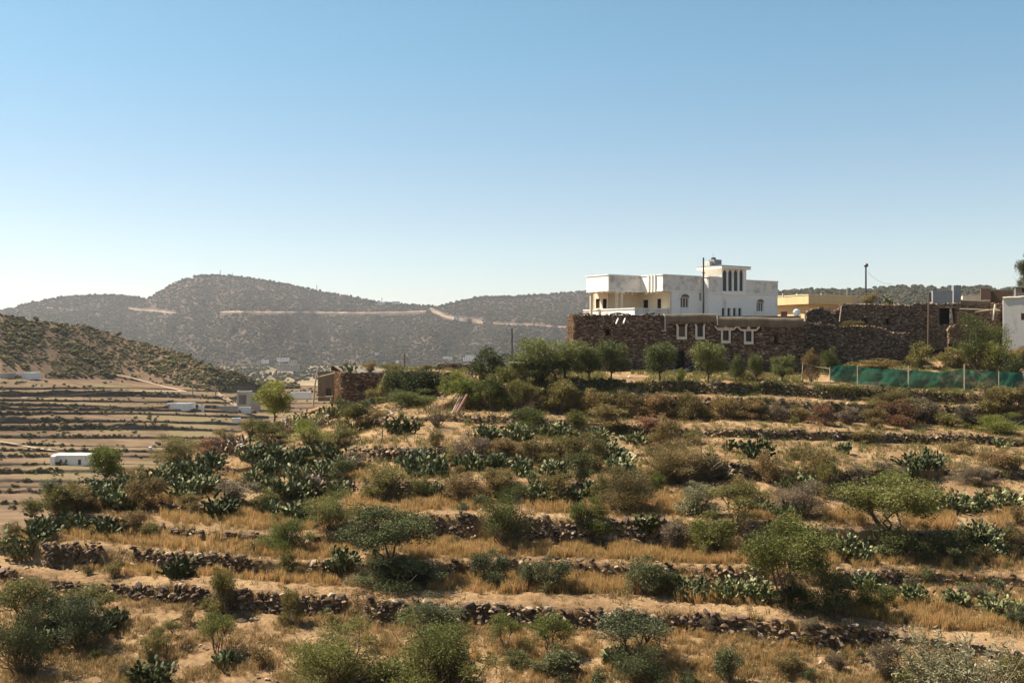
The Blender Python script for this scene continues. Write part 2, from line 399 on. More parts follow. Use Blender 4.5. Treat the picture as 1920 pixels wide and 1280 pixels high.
class Terrain:
    """terraced ground: level treads and steep risers marched outward, column by column"""
    def __init__(s, D0, y0, segs, sil=None, batter=0.25, wob=0.0, seed=3):
        s.D0, s.y0, s.segs, s.sil, s.batter, s.wob, s.seed = D0, y0, segs, sil, batter, wob, seed
    def cols(s, px):
        px = np.atleast_1d(np.asarray(px, dtype=float))
        Y = [s.y0(px) + 0 * px]; D = [s.D0(px) + 0 * px]
        sil = s.sil(px) if s.sil is not None else -1e9
        yc0 = Y[0]
        for k, (kind, f, m) in enumerate(s.segs):
            y = f(px) + s.wob * (fbm(px / 60.0, px * 0 + k // 2 * 3.7, s.seed, 3))
            y = np.maximum(np.minimum(y, Y[-1]), sil)
            y = np.minimum(y, Y[-1])
            yc = getattr(f, 'clean', f)(px)
            yc = np.minimum(np.maximum(np.minimum(yc, yc0), sil), yc0)
            if kind == 'wall':
                d = D[-1] + s.batter * (yc0 - yc) / F * D[-1]
            else:
                mm = m(px) if callable(m) else m
                d = D[-1] * (A_(yc0) + mm) / (A_(yc) + mm)
            Y.append(y); D.append(d); yc0 = yc
        return np.array(Y), np.array(D)
    def seg_D(s, k, ya, yb, Da, Db, y, px):
        t = np.clip((ya - y) / np.maximum(ya - yb, 1e-6), 0, 1)
        return 1.0 / (1.0 / Da + (1.0 / Db - 1.0 / Da) * t)
    def D_at(s, px, py):
        Y, D = s.cols(px); Y = Y[:, 0]; D = D[:, 0]
        if py >= Y[0]: return float(D[0])
        for k in range(len(s.segs)):
            if Y[k + 1] <= py <= Y[k] and Y[k] - Y[k + 1] > 1e-6:
                return float(np.ravel(s.seg_D(k, Y[k], Y[k + 1], D[k], D[k + 1], py, px))[0])
        return float(D[-1])
    def at(s, px, py):
        return P(px, py, s.D_at(px, py))
    def many(s, px, py):
        """vectorised: returns xyz and the kind of segment hit (0 tread, 1 wall, -1 beyond)"""
        Y, D = s.cols(px); out = np.array(D[-1]); kd = np.full(len(px), -1)
        for k in range(len(s.segs)):
            h = (py <= Y[k]) & (py >= Y[k + 1]) & (Y[k] - Y[k + 1] > 1e-6)
            dd = s.seg_D(k, Y[k], Y[k + 1], D[k], D[k + 1], py, px)
            out = np.where(h, dd, out); kd = np.where(h, 1 if s.segs[k][0] == 'wall' else 0, kd)
        return np.stack([(px - 960) / F * out, out, (640 - py) / F * out], 1), kd
    def mesh(s, px, sub_t, sub_w, pre, post, rough, seed):
        Y, D = s.cols(px)
        rows = []                       # each row: (D array, z array, roughness weight)
        for f in pre: rows.append(f(Y[0], D[0]) + (1.0,))
        isw = []
        for k, (kind, f, m) in enumerate(s.segs):
            n = sub_w if kind == 'wall' else sub_t
            for i in range(n):
                t = i / n
                y = Y[k] + (Y[k + 1] - Y[k]) * t
                d = 1.0 / (1.0 / D[k] + (1.0 / D[k + 1] - 1.0 / D[k]) * t)
                rows.append((d, -A_(y) * d, 0.35 if (kind == 'wall' or i == 0) else 1.0))
        rows.append((D[-1], -A_(Y[-1]) * D[-1], 0.4))
        for f in post: rows.append(f(Y[-1], D[-1]) + (1.0,))
        DD = np.array([r[0] for r in rows]); ZZ = np.array([r[1] for r in rows]); WW = np.array([r[2] for r in rows])[:, None]
        XX = (px[None, :] - 960) / F * DD
        ZZ = ZZ + WW * rough * (fbm(XX / (rough * 12), DD / (rough * 12), seed, 4) + 0.4 * fbm(XX / (rough * 2.5), DD / (rough * 2.5), seed + 9, 2))
        V = np.stack([XX, DD, ZZ], -1).reshape(-1, 3)
        return V, grid_faces(len(rows), len(px))

def nwall(top, bot): return top, bot
T1 = pl((-300, 1040), (0, 1062), (120, 1090), (217, 1097), (400, 1100), (530, 1114), (640, 1117), (707, 1123), (873, 1130), (1073, 1142), (1280, 1149), (1400, 1153), (1497, 1168), (1613, 1175), (1700, 1192), (1830, 1208), (1920, 1225), (2200, 1260))
B1 = pl((-300, 1060), (0, 1085), (120, 1108), (217, 1114), (330, 1130), (400, 1145), (530, 1148), (640, 1152), (707, 1168), (873, 1165), (1073, 1178), (1280, 1180), (1400, 1188), (1540, 1214), (1613, 1208), (1700, 1207), (1830, 1225), (1920, 1240), (2200, 1275))
T2 = pl((-300, 1040), (0, 1035), (60, 1022), (190, 1023), (300, 1036), (420, 1043), (570, 1056), (700, 1056), (850, 1054), (960, 1050), (1087, 1055), (1280, 1062), (1400, 1067), (1580, 1072), (1750, 1074), (1920, 1082), (2200, 1100))
B2 = pl((-300, 1042), (0, 1040), (90, 1062), (190, 1062), (300, 1065), (420, 1072), (570, 1080), (700, 1085), (850, 1080), (960, 1078), (1087, 1080), (1280, 1090), (1400, 1098), (1580, 1098), (1750, 1094), (1920, 1096), (2200, 1116))
T3 = pl((0, 985), (170, 965), (300, 985), (400, 996), (500, 1003), (600, 1004), (700, 982), (817, 964), (990, 967), (1140, 974), (1280, 975), (1400, 978), (1600, 992), (1750, 1000), (1920, 995))
B3 = pl((0, 995), (170, 985), (300, 1003), (400, 1014), (500, 1022), (600, 1024), (700, 1020), (817, 1010), (990, 1018), (1140, 1022), (1240, 1025), (1400, 1030), (1600, 1028), (1750, 1035), (1920, 1040))
T4 = pl((0, 970), (170, 940), (290, 945), (400, 950), (500, 935), (640, 905), (760, 905), (900, 905), (1100, 905), (1200, 885), (1360, 866), (1450, 875), (1600, 882), (1750, 880), (1920, 885))
B4 = pl((0, 975), (170, 952), (290, 957), (400, 960), (500, 945), (640, 920), (760, 930), (900, 935), (1100, 935), (1200, 912), (1360, 897), (1450, 900), (1600, 907), (1750, 900), (1920, 900))
T5 = pl((290, 900), (400, 885), (500, 870), (667, 837), (720, 838), (850, 843), (1000, 838), (1100, 845), (1200, 850), (1300, 850), (1920, 862))
B5 = pl((290, 906), (400, 891), (500, 878), (667, 862), (720, 864), (850, 860), (1000, 858), (1100, 858), (1200, 855), (1300, 850), (1920, 862))
T6 = pl((400, 860), (500, 845), (640, 800), (720, 790), (830, 777), (966, 782), (1100, 792), (1280, 803), (1400, 806), (1600, 809), (1920, 822))
B6 = pl((400, 860), (500, 845), (640, 800), (720, 790), (830, 790), (966, 797), (1100, 808), (1280, 818), (1400, 821), (1600, 826), (1920, 836))
Tk = pl((500, 840), (640, 778), (800, 768), (860, 745), (900, 722), (950, 722), (1063, 737), (1273, 742), (1430, 746), (1600, 757), (1780, 763), (1920, 765))
Bk = pl((500, 840), (640, 778), (800, 768), (950, 770), (1063, 775), (1273, 782), (1430, 785), (1600, 790), (1780, 795), (1920, 800))
T7 = pl((560, 776), (600, 765), (700, 754), (722, 700), (850, 697), (900, 704), (950, 709), (1063, 713), (1273, 719), (1430, 722), (1600, 728), (1780, 738), (1920, 745))
B7 = pl((560, 777), (600, 768), (640, 759), (720, 756), (800, 746), (850, 728), (900, 716), (950, 718), (1063, 733), (1273, 738), (1430, 740), (1600, 751), (1780, 757), (1920, 757))
EE = pl((560, 775), (600, 760), (700, 746), (724, 692), (850, 690), (900, 694), (1000, 697), (1500, 695), (1550, 683), (1700, 679), (1760, 660), (1880, 652), (1920, 650))
SIL = pl((-300, 1040), (0, 1016), (80, 975), (170, 930), (250, 893), (350, 850), (450, 810), (560, 775), (600, 758), (700, 744), (722, 690), (760, 600))
m8 = pl((1000, 0.03), (1500, 0.035), (1600, 0.08), (1750, 0.15), (1920, 0.17))
HILL = Terrain(lambda x: 38.0 + 0 * x, lambda x: 1340.0 + 0 * x,
    [('tread', B1, 0.16), ('wall', T1, 0), ('tread', B2, 0.05), ('wall', T2, 0), ('tread', B3, 0.05), ('wall', T3, 0),
     ('tread', B4, 0.05), ('wall', T4, 0), ('tread', B5, 0.07), ('wall', T5, 0), ('tread', B6, 0.06), ('wall', T6, 0),
     ('tread', Bk, 0.03), ('wall', Tk, 0), ('tread', B7, 0.02), ('wall', T7, 0), ('tread', EE, m8)],
    SIL, 0.28, 3.0)
hx = np.concatenate([np.arange(-1500, -20, 30.0), np.arange(-20, 1944, 4.0), np.arange(1950, 3400, 30.0)])
sm = lambda px: np.clip((px - 1080) / 400.0, 0, 1) ** 2 * (3 - 2 * np.clip((px - 1080) / 400.0, 0, 1))
def pre_row(d, z): return lambda Y, D: (np.full_like(D, d), np.full_like(D, z))
def post_row(dd, dz, rd, rz):
    def f(Y, D):
        w = sm(hx); z = -A_(Y) * D
        return D + dd * (1 - w) + rd * w, np.maximum(z + dz, -60) * (1 - w) + rz * w
    return f
V, Fc = HILL.mesh(hx, 14, 4,
    [pre_row(0.5, -1.7), pre_row(4, -2.2), pre_row(9, -5), pre_row(16, -10.5), pre_row(23, -15), pre_row(30, -16.2)],
    [post_row(2.5, -0.6, 8, -0.6), post_row(8, -4.0, 25, -0.7), post_row(30, -13, 60, -1.0), post_row(60, -26, 120, -1.5), post_row(110, -60, 250, -3.0)], 0.11, 5)
me = mesh_np('terraced_hillside', V, Fc, smooth=True)
o = obj_me('terraced_hillside', me, M['soil']); tag(o, kind='structure')

# ---- slope behind the viewer
gx = np.linspace(-60, 60, 25); gy = np.linspace(0.5, -60, 14)
X, Yg = np.meshgrid(gx, gy); Z = -1.7 + (0.5 - Yg) * 0.03 + 0.2 * fbm(X / 6, Yg / 6, 8)
Z[0, :] = -1.75
# ---- valley fields and the brown hill to the left
HM = 1.55
ris = [(945, 3), (924, 4), (914, 3), (905, 5), (888, 5), (873, 3), (858, 4), (846, 3), (835, 3), (821, 5), (807, 7), (794, 10), (778, 4), (769, 4), (761, 5), (752, 3), (744, 7), (731, 3)]
vs = []
for i, (y, h) in enumerate(ris):
    h = h * HM
    sl = 0.006 * (i - 6)
    fb = pl((-400, y + 4), (0, y), (250, y + 3 * math.sin(i)), (450, y + (8 if y < 780 else 2) * 0.4 + 2), (800, y + 3))
    ft = pl((-400, y + 4 - h), (0, y - h), (250, y - h * (0.6 + 0.5 * math.sin(i * 2.1)) + 3 * math.sin(i)), (400, y - h * 0.5 + 3), (480, y + 2.5), (800, y + 2))
    ft0 = ft; fbx = fb
    ft = (lambda a, b, q: lambda x: b(x) - (b(x) - a(x)) * (0.95 + 0.30 * fbm(np.asarray(x, float) / 25.0, q * 5.3, 23, 3)))(ft0, fbx, i)
    ft.clean = ft0
    vs.append(('tread', fb, 0.02)); vs.append(('wall', ft, 0))
HB = pl((-400, 708), (0, 709), (120, 710), (200, 711), (300, 718), (400, 733), (470, 730), (600, 727), (900, 726))
HS = pl((-400, 560), (-100, 580), (0, 590), (60, 600), (100, 606), (160, 610), (200, 622), (260, 641), (320, 656), (380, 680), (430, 697), (480, 712), (520, 722), (900, 724))
vs.append(('tread', HB, 0.04)); vs.append(('tread', HS, pl((0, 0.34), (300, 0.32), (500, 0.28), (640, 0.05))))
VAL = Terrain(lambda x: 215.0 + 0 * x, lambda x: 985.0 + 0 * x, vs, None, 0.4, 1.0, 21)
vx = np.concatenate([np.arange(-1200, -40, 30.0), np.arange(-40, 960, 4.0)])
V, Fc = VAL.mesh(vx, 6, 2, [lambda Y, D: (D * 0 + 150, D * 0 - 62), lambda Y, D: (D * 0 + 190, D * 0 - 46)],
                 [lambda Y, D: (D + 60, -A_(Y) * D - 8), lambda Y, D: (D + 300, D * 0 - 66)], 0.22, 31)
nrow = 2 + 6 * 17 + 2 * 15 + 1 + 2
nc = len(vx)
me = mesh_np('valley_fields', V, Fc, smooth=True)
me.materials.append(M['field']); me.materials.append(M['hillground']); me.materials.append(M['riser'])
mi = np.zeros(len(Fc), dtype=np.int32); r = 2
for k in range(len(ris)):
    mi[(r + 6) * (nc - 1):(r + 8) * (nc - 1)] = 2
    r += 8
mi[(r + 4) * (nc - 1):] = 1
me.polygons.foreach_set('material_index', mi)
o = obj_me('valley_fields', me, None); tag(o, kind='structure')

# ---- mountains
SKY = pl((-900, 600), (-300, 590), (0, 583), (20, 580), (60, 569), (130, 557), (210, 554), (250, 558), (275, 563), (300, 548), (330, 531), (370, 519), (410, 517), (470, 523), (540, 535), (600, 548), (660, 558), (700, 567), (760, 573), (800, 575), (822, 577), (850, 570), (900, 558), (960, 558), (1020, 554), (1080, 549), (1150, 545), (1300, 548), (1700, 555), (2800, 560))
def mount_D(px, py):
    px = np.asarray(px, float); py = np.asarray(py, float)
    base = 684.0; s = SKY(px)
    t = np.clip((base - py) / (base - s), 0, 1.0)
    top = 3500 + 250 * fbm(px / 260, px * 0 + 2, 41, 3)
    D = 2250 + (top - 2250) * (0.75 * t + 0.25 * t * t)
    g = fbm(px / 70.0 + 0.6 * t, t * 1.2, 43, 4)
    return D + 430 * g * np.sin(np.clip(t, 0, 1) * math.pi) + 60 * fbm(px / 18.0, t * 4, 47, 3) * t * (1 - t) * 4
mx = np.concatenate([np.arange(-1400, -40, 40.0), np.arange(-40, 1960, 6.0), np.arange(1980, 3200, 40.0)])
rows = []
rows.append((mx * 0 + 2050, mx * 0 - 64))
for t in np.linspace(0, 1, 46):
    py = 684 + (SKY(mx) - 684) * t
    D = mount_D(mx, py); rows.append((D, (640 - py) / F * D))
rows.append((rows[-1][0] + 150, rows[-1][1] - 12)); rows.append((rows[-1][0] + 1500, mx * 0 - 64))
DD = np.array([r[0] for r in rows]); ZZ = np.array([r[1] for r in rows]); XX = (mx - 960) / F * DD
me = mesh_np('mountains', np.stack([XX, DD, ZZ], -1).reshape(-1, 3), grid_faces(len(rows), len(mx)), smooth=True)
tag(obj_me('mountains', me, M['mountain']), kind='structure')

# ---- wooded ridge on the right
RS = pl((1100, 600), (1300, 570), (1460, 548), (1530, 545), (1600, 545), (1660, 541), (1700, 538), (1770, 541), (1850, 541), (1920, 544), (2300, 530), (3400, 560))
def ridge_D(px, py):
    px = np.asarray(px, float); py = np.asarray(py, float)
    t = np.clip((646 - py) / (646 - RS(px)), 0, 1)
    return 900 + 700 * t + 90 * fbm(px / 90, t * 2, 57, 3) * t
rx = np.concatenate([np.arange(1080, 1960, 6.0), np.arange(1980, 3400, 40.0)])
rows = [(rx * 0 + 330, rx * 0 - 8)]
for t in np.linspace(0, 1, 24):
    py = 646 + (RS(rx) - 646) * t
    D = ridge_D(rx, py); rows.append((D, (640 - py) / F * D))
rows.append((rows[-1][0] + 60, rows[-1][1] - 6)); rows.append((rows[-1][0] + 600, rx * 0 - 64))
DD = np.array([r[0] for r in rows]); ZZ = np.array([r[1] for r in rows]); XX = (rx - 960) / F * DD
me = mesh_np('wooded_ridge', np.stack([XX, DD, ZZ], -1).reshape(-1, 3), grid_faces(len(rows), len(rx)), smooth=True)
tag(obj_me('wooded_ridge', me, M['hillground']), kind='structure')

# ---- ground sheet: valley floor out to the horizon, and the slope behind the viewer
g = np.concatenate([np.linspace(-7800, -2000, 10), np.linspace(-1800, 1800, 61), np.linspace(2000, 7800, 10)])
gy = np.concatenate([np.linspace(-7800, -300, 12), np.linspace(-200, 60, 14), np.linspace(120, 2300, 60), np.linspace(2600, 7800, 10)])
X, Yg = np.meshgrid(g, gy)
def floor_z(x, y): return -49.5 - 0.0025 * np.clip(y - 900, 0, 1400) + 2.5 * fbm(np.asarray(x) / 260, np.asarray(y) / 260, 61, 4)
Z = floor_z(X, Yg)
near = np.clip((700 - np.hypot(X, Yg)) / 400, 0, 1)
Z = Z * (1 - near) + -63 * near
mnt = np.clip((Yg - 2200) / 300, 0, 1); Z = Z * (1 - mnt) - 63 * mnt
back = np.clip((-2 - Yg) / 60, 0, 1) * np.clip((900 - np.hypot(X, Yg)) / 300, 0, 1)
me = mesh_np('valley_floor', np.stack([X, Yg, Z], -1).reshape(-1, 3), grid_faces(len(gy), len(g)), smooth=True)
tag(obj_me('valley_floor', me, M['valley']), kind='structure')
gx = np.linspace(-160, 160, 41); gy = np.linspace(0.8, -140, 24)
X, Yg = np.meshgrid(gx, gy); Z = -1.72 - np.clip(-Yg - 40, 0, 200) * 0.62 - 0.0022 * X ** 2 + 0.15 * fbm(X / 5, Yg / 5, 8) * (Yg < 0)
Z = np.maximum(Z, -62)
me = mesh_np('near_slope', np.stack([X, Yg, Z], -1).reshape(-1, 3), grid_faces(len(gy), len(gx))[:, ::-1], smooth=True)
tag(obj_me('near_slope', me, M['soil']), kind='structure')

# ---- mountain road and cuttings: ribbons lying on the slope
def ribbon(name, pts, surf, w0, mat, lift, wv=0.9, n=90, kind='structure'):
    xs = np.linspace(pts[0][0], pts[-1][0], n)
    ys = np.interp(xs, [p[0] for p in pts], [p[1] for p in pts])
    V = []
    for x, y in zip(xs, ys):
        w = w0 * (1 + wv * float(fbm(x / 9.0, 3.3, 71, 2)))
        for s_ in (-0.5, 0, 0.5):
            yy = y + s_ * w; D = float(np.ravel(surf(x, yy))[0]) - lift
            V.append(tuple(P(x, yy, D)))
    return obj_me(name, mesh_np(name, V, grid_faces(n, 3), smooth=True), mat)
road_pts = [(412, 585), (440, 584), (480, 585), (560, 585), (640, 586), (700, 586), (760, 585), (800, 583)]
tag(ribbon('mountain_road', road_pts, mount_D, 2.3, M['roadcut'], 9), kind='structure')
tag(ribbon('mountain_road', [(925, 606), (960, 608), (1000, 609), (1040, 612), (1090, 616)], mount_D, 2.2, M['roadcut'], 9, n=60), kind='structure')
tag(ribbon('road_cutting', [(806, 580), (820, 586), (840, 595), (860, 598), (880, 600), (905, 604)], mount_D, 7.0, M['roadcut'], 10, 0.8, 40), kind='structure')
tag(ribbon('bare_slope', [(88, 577), (110, 577), (130, 580), (150, 581)], mount_D, 2.4, M['roadcut'], 9, 0.9, 30), kind='structure')
tag(ribbon('bare_slope', [(240, 578), (262, 581), (285, 582), (330, 587)], mount_D, 3.2, M['roadcut'], 9, 0.9, 40), kind='structure')
valD = lambda x, y: VAL.D_at(float(x), float(y))
tag(ribbon('hill_track', [(40, 745), (100, 742), (150, 739), (210, 733), (280, 733), (345, 733)], valD, 1.6, M['dirtroad'], 2.0, 0.3, 60), kind='structure')
tag(ribbon('hill_track', [(205, 700), (240, 706), (270, 714), (310, 725), (350, 734)], valD, 2.2, M['dirtroad'], 2.5, 0.3, 50), kind='structure')
tag(ribbon('village_road', [(408, 737), (425, 748), (445, 760)], valD, 8.0, M['dirtroad'], 1.5, 0.3, 30), kind='structure')
tag(ribbon('field_track', [(0, 827), (30, 832), (60, 838), (110, 845)], valD, 2.6, M['dirtroad'], 1.5, 0.3, 30), kind='structure')

# ------------------------------------------------------------------ scatter by geometry nodes
def scatter(name, pts, scl, rot, idx, protos, label=None):
    """protos: list of objects kept in a collection outside the scene"""
    c = bpy.data.collections.new(name + '_kinds')
    for i, (me_, mt) in enumerate(protos):
        if len(me_.materials) == 0: me_.materials.append(mt)
        q = bpy.data.objects.new('%s_kind_%02d' % (name, i), me_); c.objects.link(q)
    me = bpy.data.meshes.new(name); me.vertices.add(len(pts)); me.vertices.foreach_set('co', np.asarray(pts, np.float32).ravel())
    for an, tp, val in (('scl', 'FLOAT', scl), ('rz', 'FLOAT', rot), ('idx', 'INT', idx)):
        a = me.attributes.new(an, tp, 'POINT'); a.data.foreach_set('value', np.asarray(val, np.float32 if tp == 'FLOAT' else np.int32))
    o = bpy.data.objects.new(name, me); COL.objects.link(o)
    ng = bpy.data.node_groups.new(name + '_spread', 'GeometryNodeTree')
    ng.interface.new_socket('Geometry', in_out='INPUT', socket_type='NodeSocketGeometry')
    ng.interface.new_socket('Geometry', in_out='OUTPUT', socket_type='NodeSocketGeometry')
    gi = ng.nodes.new('NodeGroupInput'); go = ng.nodes.new('NodeGroupOutput')
    ip = ng.nodes.new('GeometryNodeInstanceOnPoints'); ci = ng.nodes.new('GeometryNodeCollectionInfo')
    ci.inputs['Collection'].default_value = c; ci.inputs['Separate Children'].default_value = True; ci.inputs['Reset Children'].default_value = True
    def at(n, t):
        a = ng.nodes.new('GeometryNodeInputNamedAttribute'); a.data_type = t; a.inputs['Name'].default_value = n; return a.outputs['Attribute']
    ip.inputs['Pick Instance'].default_value = True
    L = ng.links.new
    L(gi.outputs[0], ip.inputs['Points']); L(ci.outputs[0], ip.inputs['Instance']); L(at('idx', 'INT'), ip.inputs['Instance Index'])
    cx = ng.nodes.new('ShaderNodeCombineXYZ'); L(at('rz', 'FLOAT'), cx.inputs['Z'])
    er = ng.nodes.new('FunctionNodeEulerToRotation'); L(cx.outputs[0], er.inputs[0]); L(er.outputs[0], ip.inputs['Rotation'])
    L(at('scl', 'FLOAT'), ip.inputs['Scale']); L(ip.outputs[0], go.inputs[0])
    md = o.modifiers.new('spread', 'NODES'); md.node_group = ng
    tag(o, label, None, None, 'stuff')
    return o

ICO_V = np.array([(0, 0, 1), *[(0.894 * math.cos(R(72 * k)), 0.894 * math.sin(R(72 * k)), 0.447) for k in range(5)],
                  *[(0.894 * math.cos(R(72 * k + 36)), 0.894 * math.sin(R(72 * k + 36)), -0.447) for k in range(5)], (0, 0, -1)])
ICO_F = np.array([(0, 1 + k, 1 + (k + 1) % 5) for k in range(5)] + [(1 + k, 6 + k, 1 + (k + 1) % 5) for k in range(5)] +
                 [(1 + (k + 1) % 5, 6 + k, 6 + (k + 1) % 5) for k in range(5)] + [(6 + k, 11, 6 + (k + 1) % 5) for k in range(5)])
def far_tree_mesh(seed, flat=0.8):
    rg = np.random.default_rng(seed)
    V, Fs = [], []
    for i in range(4):
        c = rg.normal(0, 0.25, 3) * (1, 1, 0.4) + (0, 0, 0.45)
        v = ICO_V * rg.uniform(0.28, 0.5) * (1, 1, flat) * rg.uniform(0.8, 1.2, (12, 1)) + c
        Fs.append(ICO_F + len(V) * 12); V.append(v)
    return mesh_np('tree_clump', np.concatenate(V), np.concatenate(Fs), rg.uniform(0, 1, 80))
rg = np.random.default_rng(77)
# trees of the mountain
n = 40000
px = rg.uniform(-60, 1520, n); t = rg.uniform(0, 1, n) ** 0.9
py = 684 + (SKY(px) - 684) * t
keep = (fbm(px / 25, py / 18, 81, 3) > -0.62) & ((t > 0.35) | (rg.uniform(0, 1, n) < 0.75))
def near_line(px, py, pts, w): return (abs(py - np.interp(px, [p[0] for p in pts], [p[1] for p in pts])) < w) & (px > pts[0][0]) & (px < pts[-1][0])
keep &= ~near_line(px, py - 3, road_pts, 3.5) & ~near_line(px, py, [(925, 606), (960, 608), (1000, 609), (1040, 612), (1090, 616)], 3.0)
keep &= ~near_line(px, py, [(806, 580), (820, 586), (840, 595), (860, 598), (905, 604)], 6) & ~near_line(px, py, [(240, 578), (262, 581), (285, 582), (330, 587)], 4)
px, py = px[keep], py[keep]; D = mount_D(px, py)
pts = np.stack([(px - 960) / F * D, D, (640 - py) / F * D - 0.5], 1)
scatter('mountain_trees', pts, rg.uniform(3.0, 8.0, len(pts)), rg.uniform(0, 6.28, len(pts)), rg.integers(0, 5, len(pts)), [(far_tree_mesh(i), M['fartree']) for i in range(5)], 'dark trees dotted over the far mountains')
# extra along the skyline
px = np.concatenate([rg.uniform(-40, 1500, 900)]); py = SKY(px) + 0.3; D = mount_D(px, py)
pts = np.stack([(px - 960) / F * D, D, (640 - py) / F * D - 1], 1)
scatter('skyline_trees', pts, rg.uniform(5, 12, len(pts)), rg.uniform(0, 6.28, len(pts)), rg.integers(0, 5, len(pts)), [(far_tree_mesh(i + 20), M['fartree']) for i in range(5)], 'trees along the crest of the far mountains')
# right ridge
n = 5000
px = rg.uniform(1400, 2050, n); t = rg.uniform(0, 1, n) ** 0.6; py = 646 + (RS(px) - 646) * t; D = ridge_D(px, py)
pts = np.stack([(px - 960) / F * D, D, (640 - py) / F * D - 0.3], 1)
scatter('ridge_trees', pts, rg.uniform(3.0, 8.0, n), rg.uniform(0, 6.28, n), rg.integers(0, 5, n), [(far_tree_mesh(i + 40), M['fartree']) for i in range(5)], 'dark trees covering the low ridge behind the village')
# bushes of the brown hill
n = 12000
px = rg.uniform(-60, 560, n); t = rg.uniform(0, 1, n)
py = HB(px) + (HS(px) - HB(px)) * t
keep = rg.uniform(-.7, .55, n) < fbm(px / 30, py / 14, 91, 3) - 0.5 * (t < 0.25)
px, py = px[keep], py[keep]; pts, _ = VAL.many(px, py)
scatter('hill_bushes', pts, rg.uniform(0.5, 1.6, len(pts)) * rg.choice([0.7, 1, 1.9], len(pts), p=[.55, .4, .05]), rg.uniform(0, 6.28, len(pts)), rg.integers(0, 5, len(pts)), [(far_tree_mesh(i + 60, 0.7), M['hillbush']) for i in range(5)], 'scattered olive bushes over the brown hill')
# bushes among the fields
n = 1100
px = rg.uniform(-60, 620, n); py = rg.uniform(715, 960, n)
pts, kd = VAL.many(px, py)
keep = (fbm(px / 50, py / 10, 95, 3) > 0.05)
pts = pts[keep]
scatter('field_bushes', pts, rg.uniform(0.5, 1.6, len(pts)), rg.uniform(0, 6.28, len(pts)), rg.integers(0, 5, len(pts)), [(far_tree_mesh(i + 80, 0.7), M['hillbush']) for i in range(5)], 'low bushes along the field edges')
n = 9000
px = rg.uniform(-60, 620, n); py = rg.uniform(725, 960, n); pts, kd = VAL.many(px, py)
keep = (kd == 1) & (fbm(px / 28, py / 8, 97, 3) > -0.05); pts = pts[keep]
scatter('field_scrub', pts, rg.uniform(0.3, 1.1, len(pts)), rg.uniform(0, 6.28, len(pts)), rg.integers(0, 5, len(pts)), [(far_tree_mesh(i + 85, 0.7), M['hillbush']) for i in range(5)], 'scrub growing along the low field walls in the valley')
# valley floor trees
n = 5000
X = rg.uniform(-900, 300, n); Yv = rg.uniform(1100, 2230, n)
keep = fbm(X / 120, Yv / 160, 99, 3) > -0.15
X, Yv = X[keep], Yv[keep]; pts = np.stack([X, Yv, floor_z(X, Yv)], 1)
scatter('valley_trees', pts, rg.uniform(2.5, 7, len(pts)), rg.uniform(0, 6.28, len(pts)), rg.integers(0, 5, len(pts)), [(far_tree_mesh(i + 90), M['fartree']) for i in range(5)], 'trees on the floor of the far valley')
# ------------------------------------------------------------------ plant shapes (unit size: about 1 wide, 1 high)
def leaves(rg, cen, rad, n, size, out=0.7, shell=0.55, asp=0.4, upb=0.25):
    """small leaf blades on the shells of clumps; returns V, F, tint"""
    K = len(cen); w = rad[:, 0] * rad[:, 1]; w = w / w.sum()
    k = rg.choice(K, n, p=w)
    d = rg.normal(0, 1, (n, 3)); d[:, 2] += upb; d /= np.linalg.norm(d, axis=1)[:, None]
    r = shell + (1 - shell) * rg.uniform(0, 1, n) ** 0.7
    r *= 1 + 0.12 * rg.normal(0, 1, n)
    p = cen[k] + d * rad[k] * r[:, None]
    a = d * out + rg.normal(0, 0.55, (n, 3)); a /= np.linalg.norm(a, axis=1)[:, None]
    b = np.cross(a, rg.normal(0, 1, (n, 3))); b /= np.linalg.norm(b, axis=1)[:, None] + 1e-9
    s = size * rg.uniform(0.6, 1.35, n)[:, None]
    V = np.stack([p - a * s * 0.5, p + b * s * asp * 0.5, p + a * s * 0.5, p - b * s * asp * 0.5], 1).reshape(-1, 3)
    Fq = np.arange(4 * n).reshape(n, 4)
    bl = rg.uniform(0, 1, K)
    tint = np.clip(0.5 * rg.uniform(0, 1, n) + 0.45 * bl[k] + 0.06 * rg.normal(0, 1, n), 0, 0.99)
    return V, Fq, tint

def limb(mb, rg, a, b, r0, r1, wig=0.06, n=4, sides=5):
    a = np.array(a, float); b = np.array(b, float); pts = []
    for i in range(n + 1):
        t = i / n; q = a + (b - a) * t
        if 0 < i < n: q = q + rg.normal(0, wig, 3) * np.linalg.norm(b - a)
        pts.append(tuple(q))
    mb.tube(pts, [r0 + (r1 - r0) * i / n for i in range(n + 1)], sides)

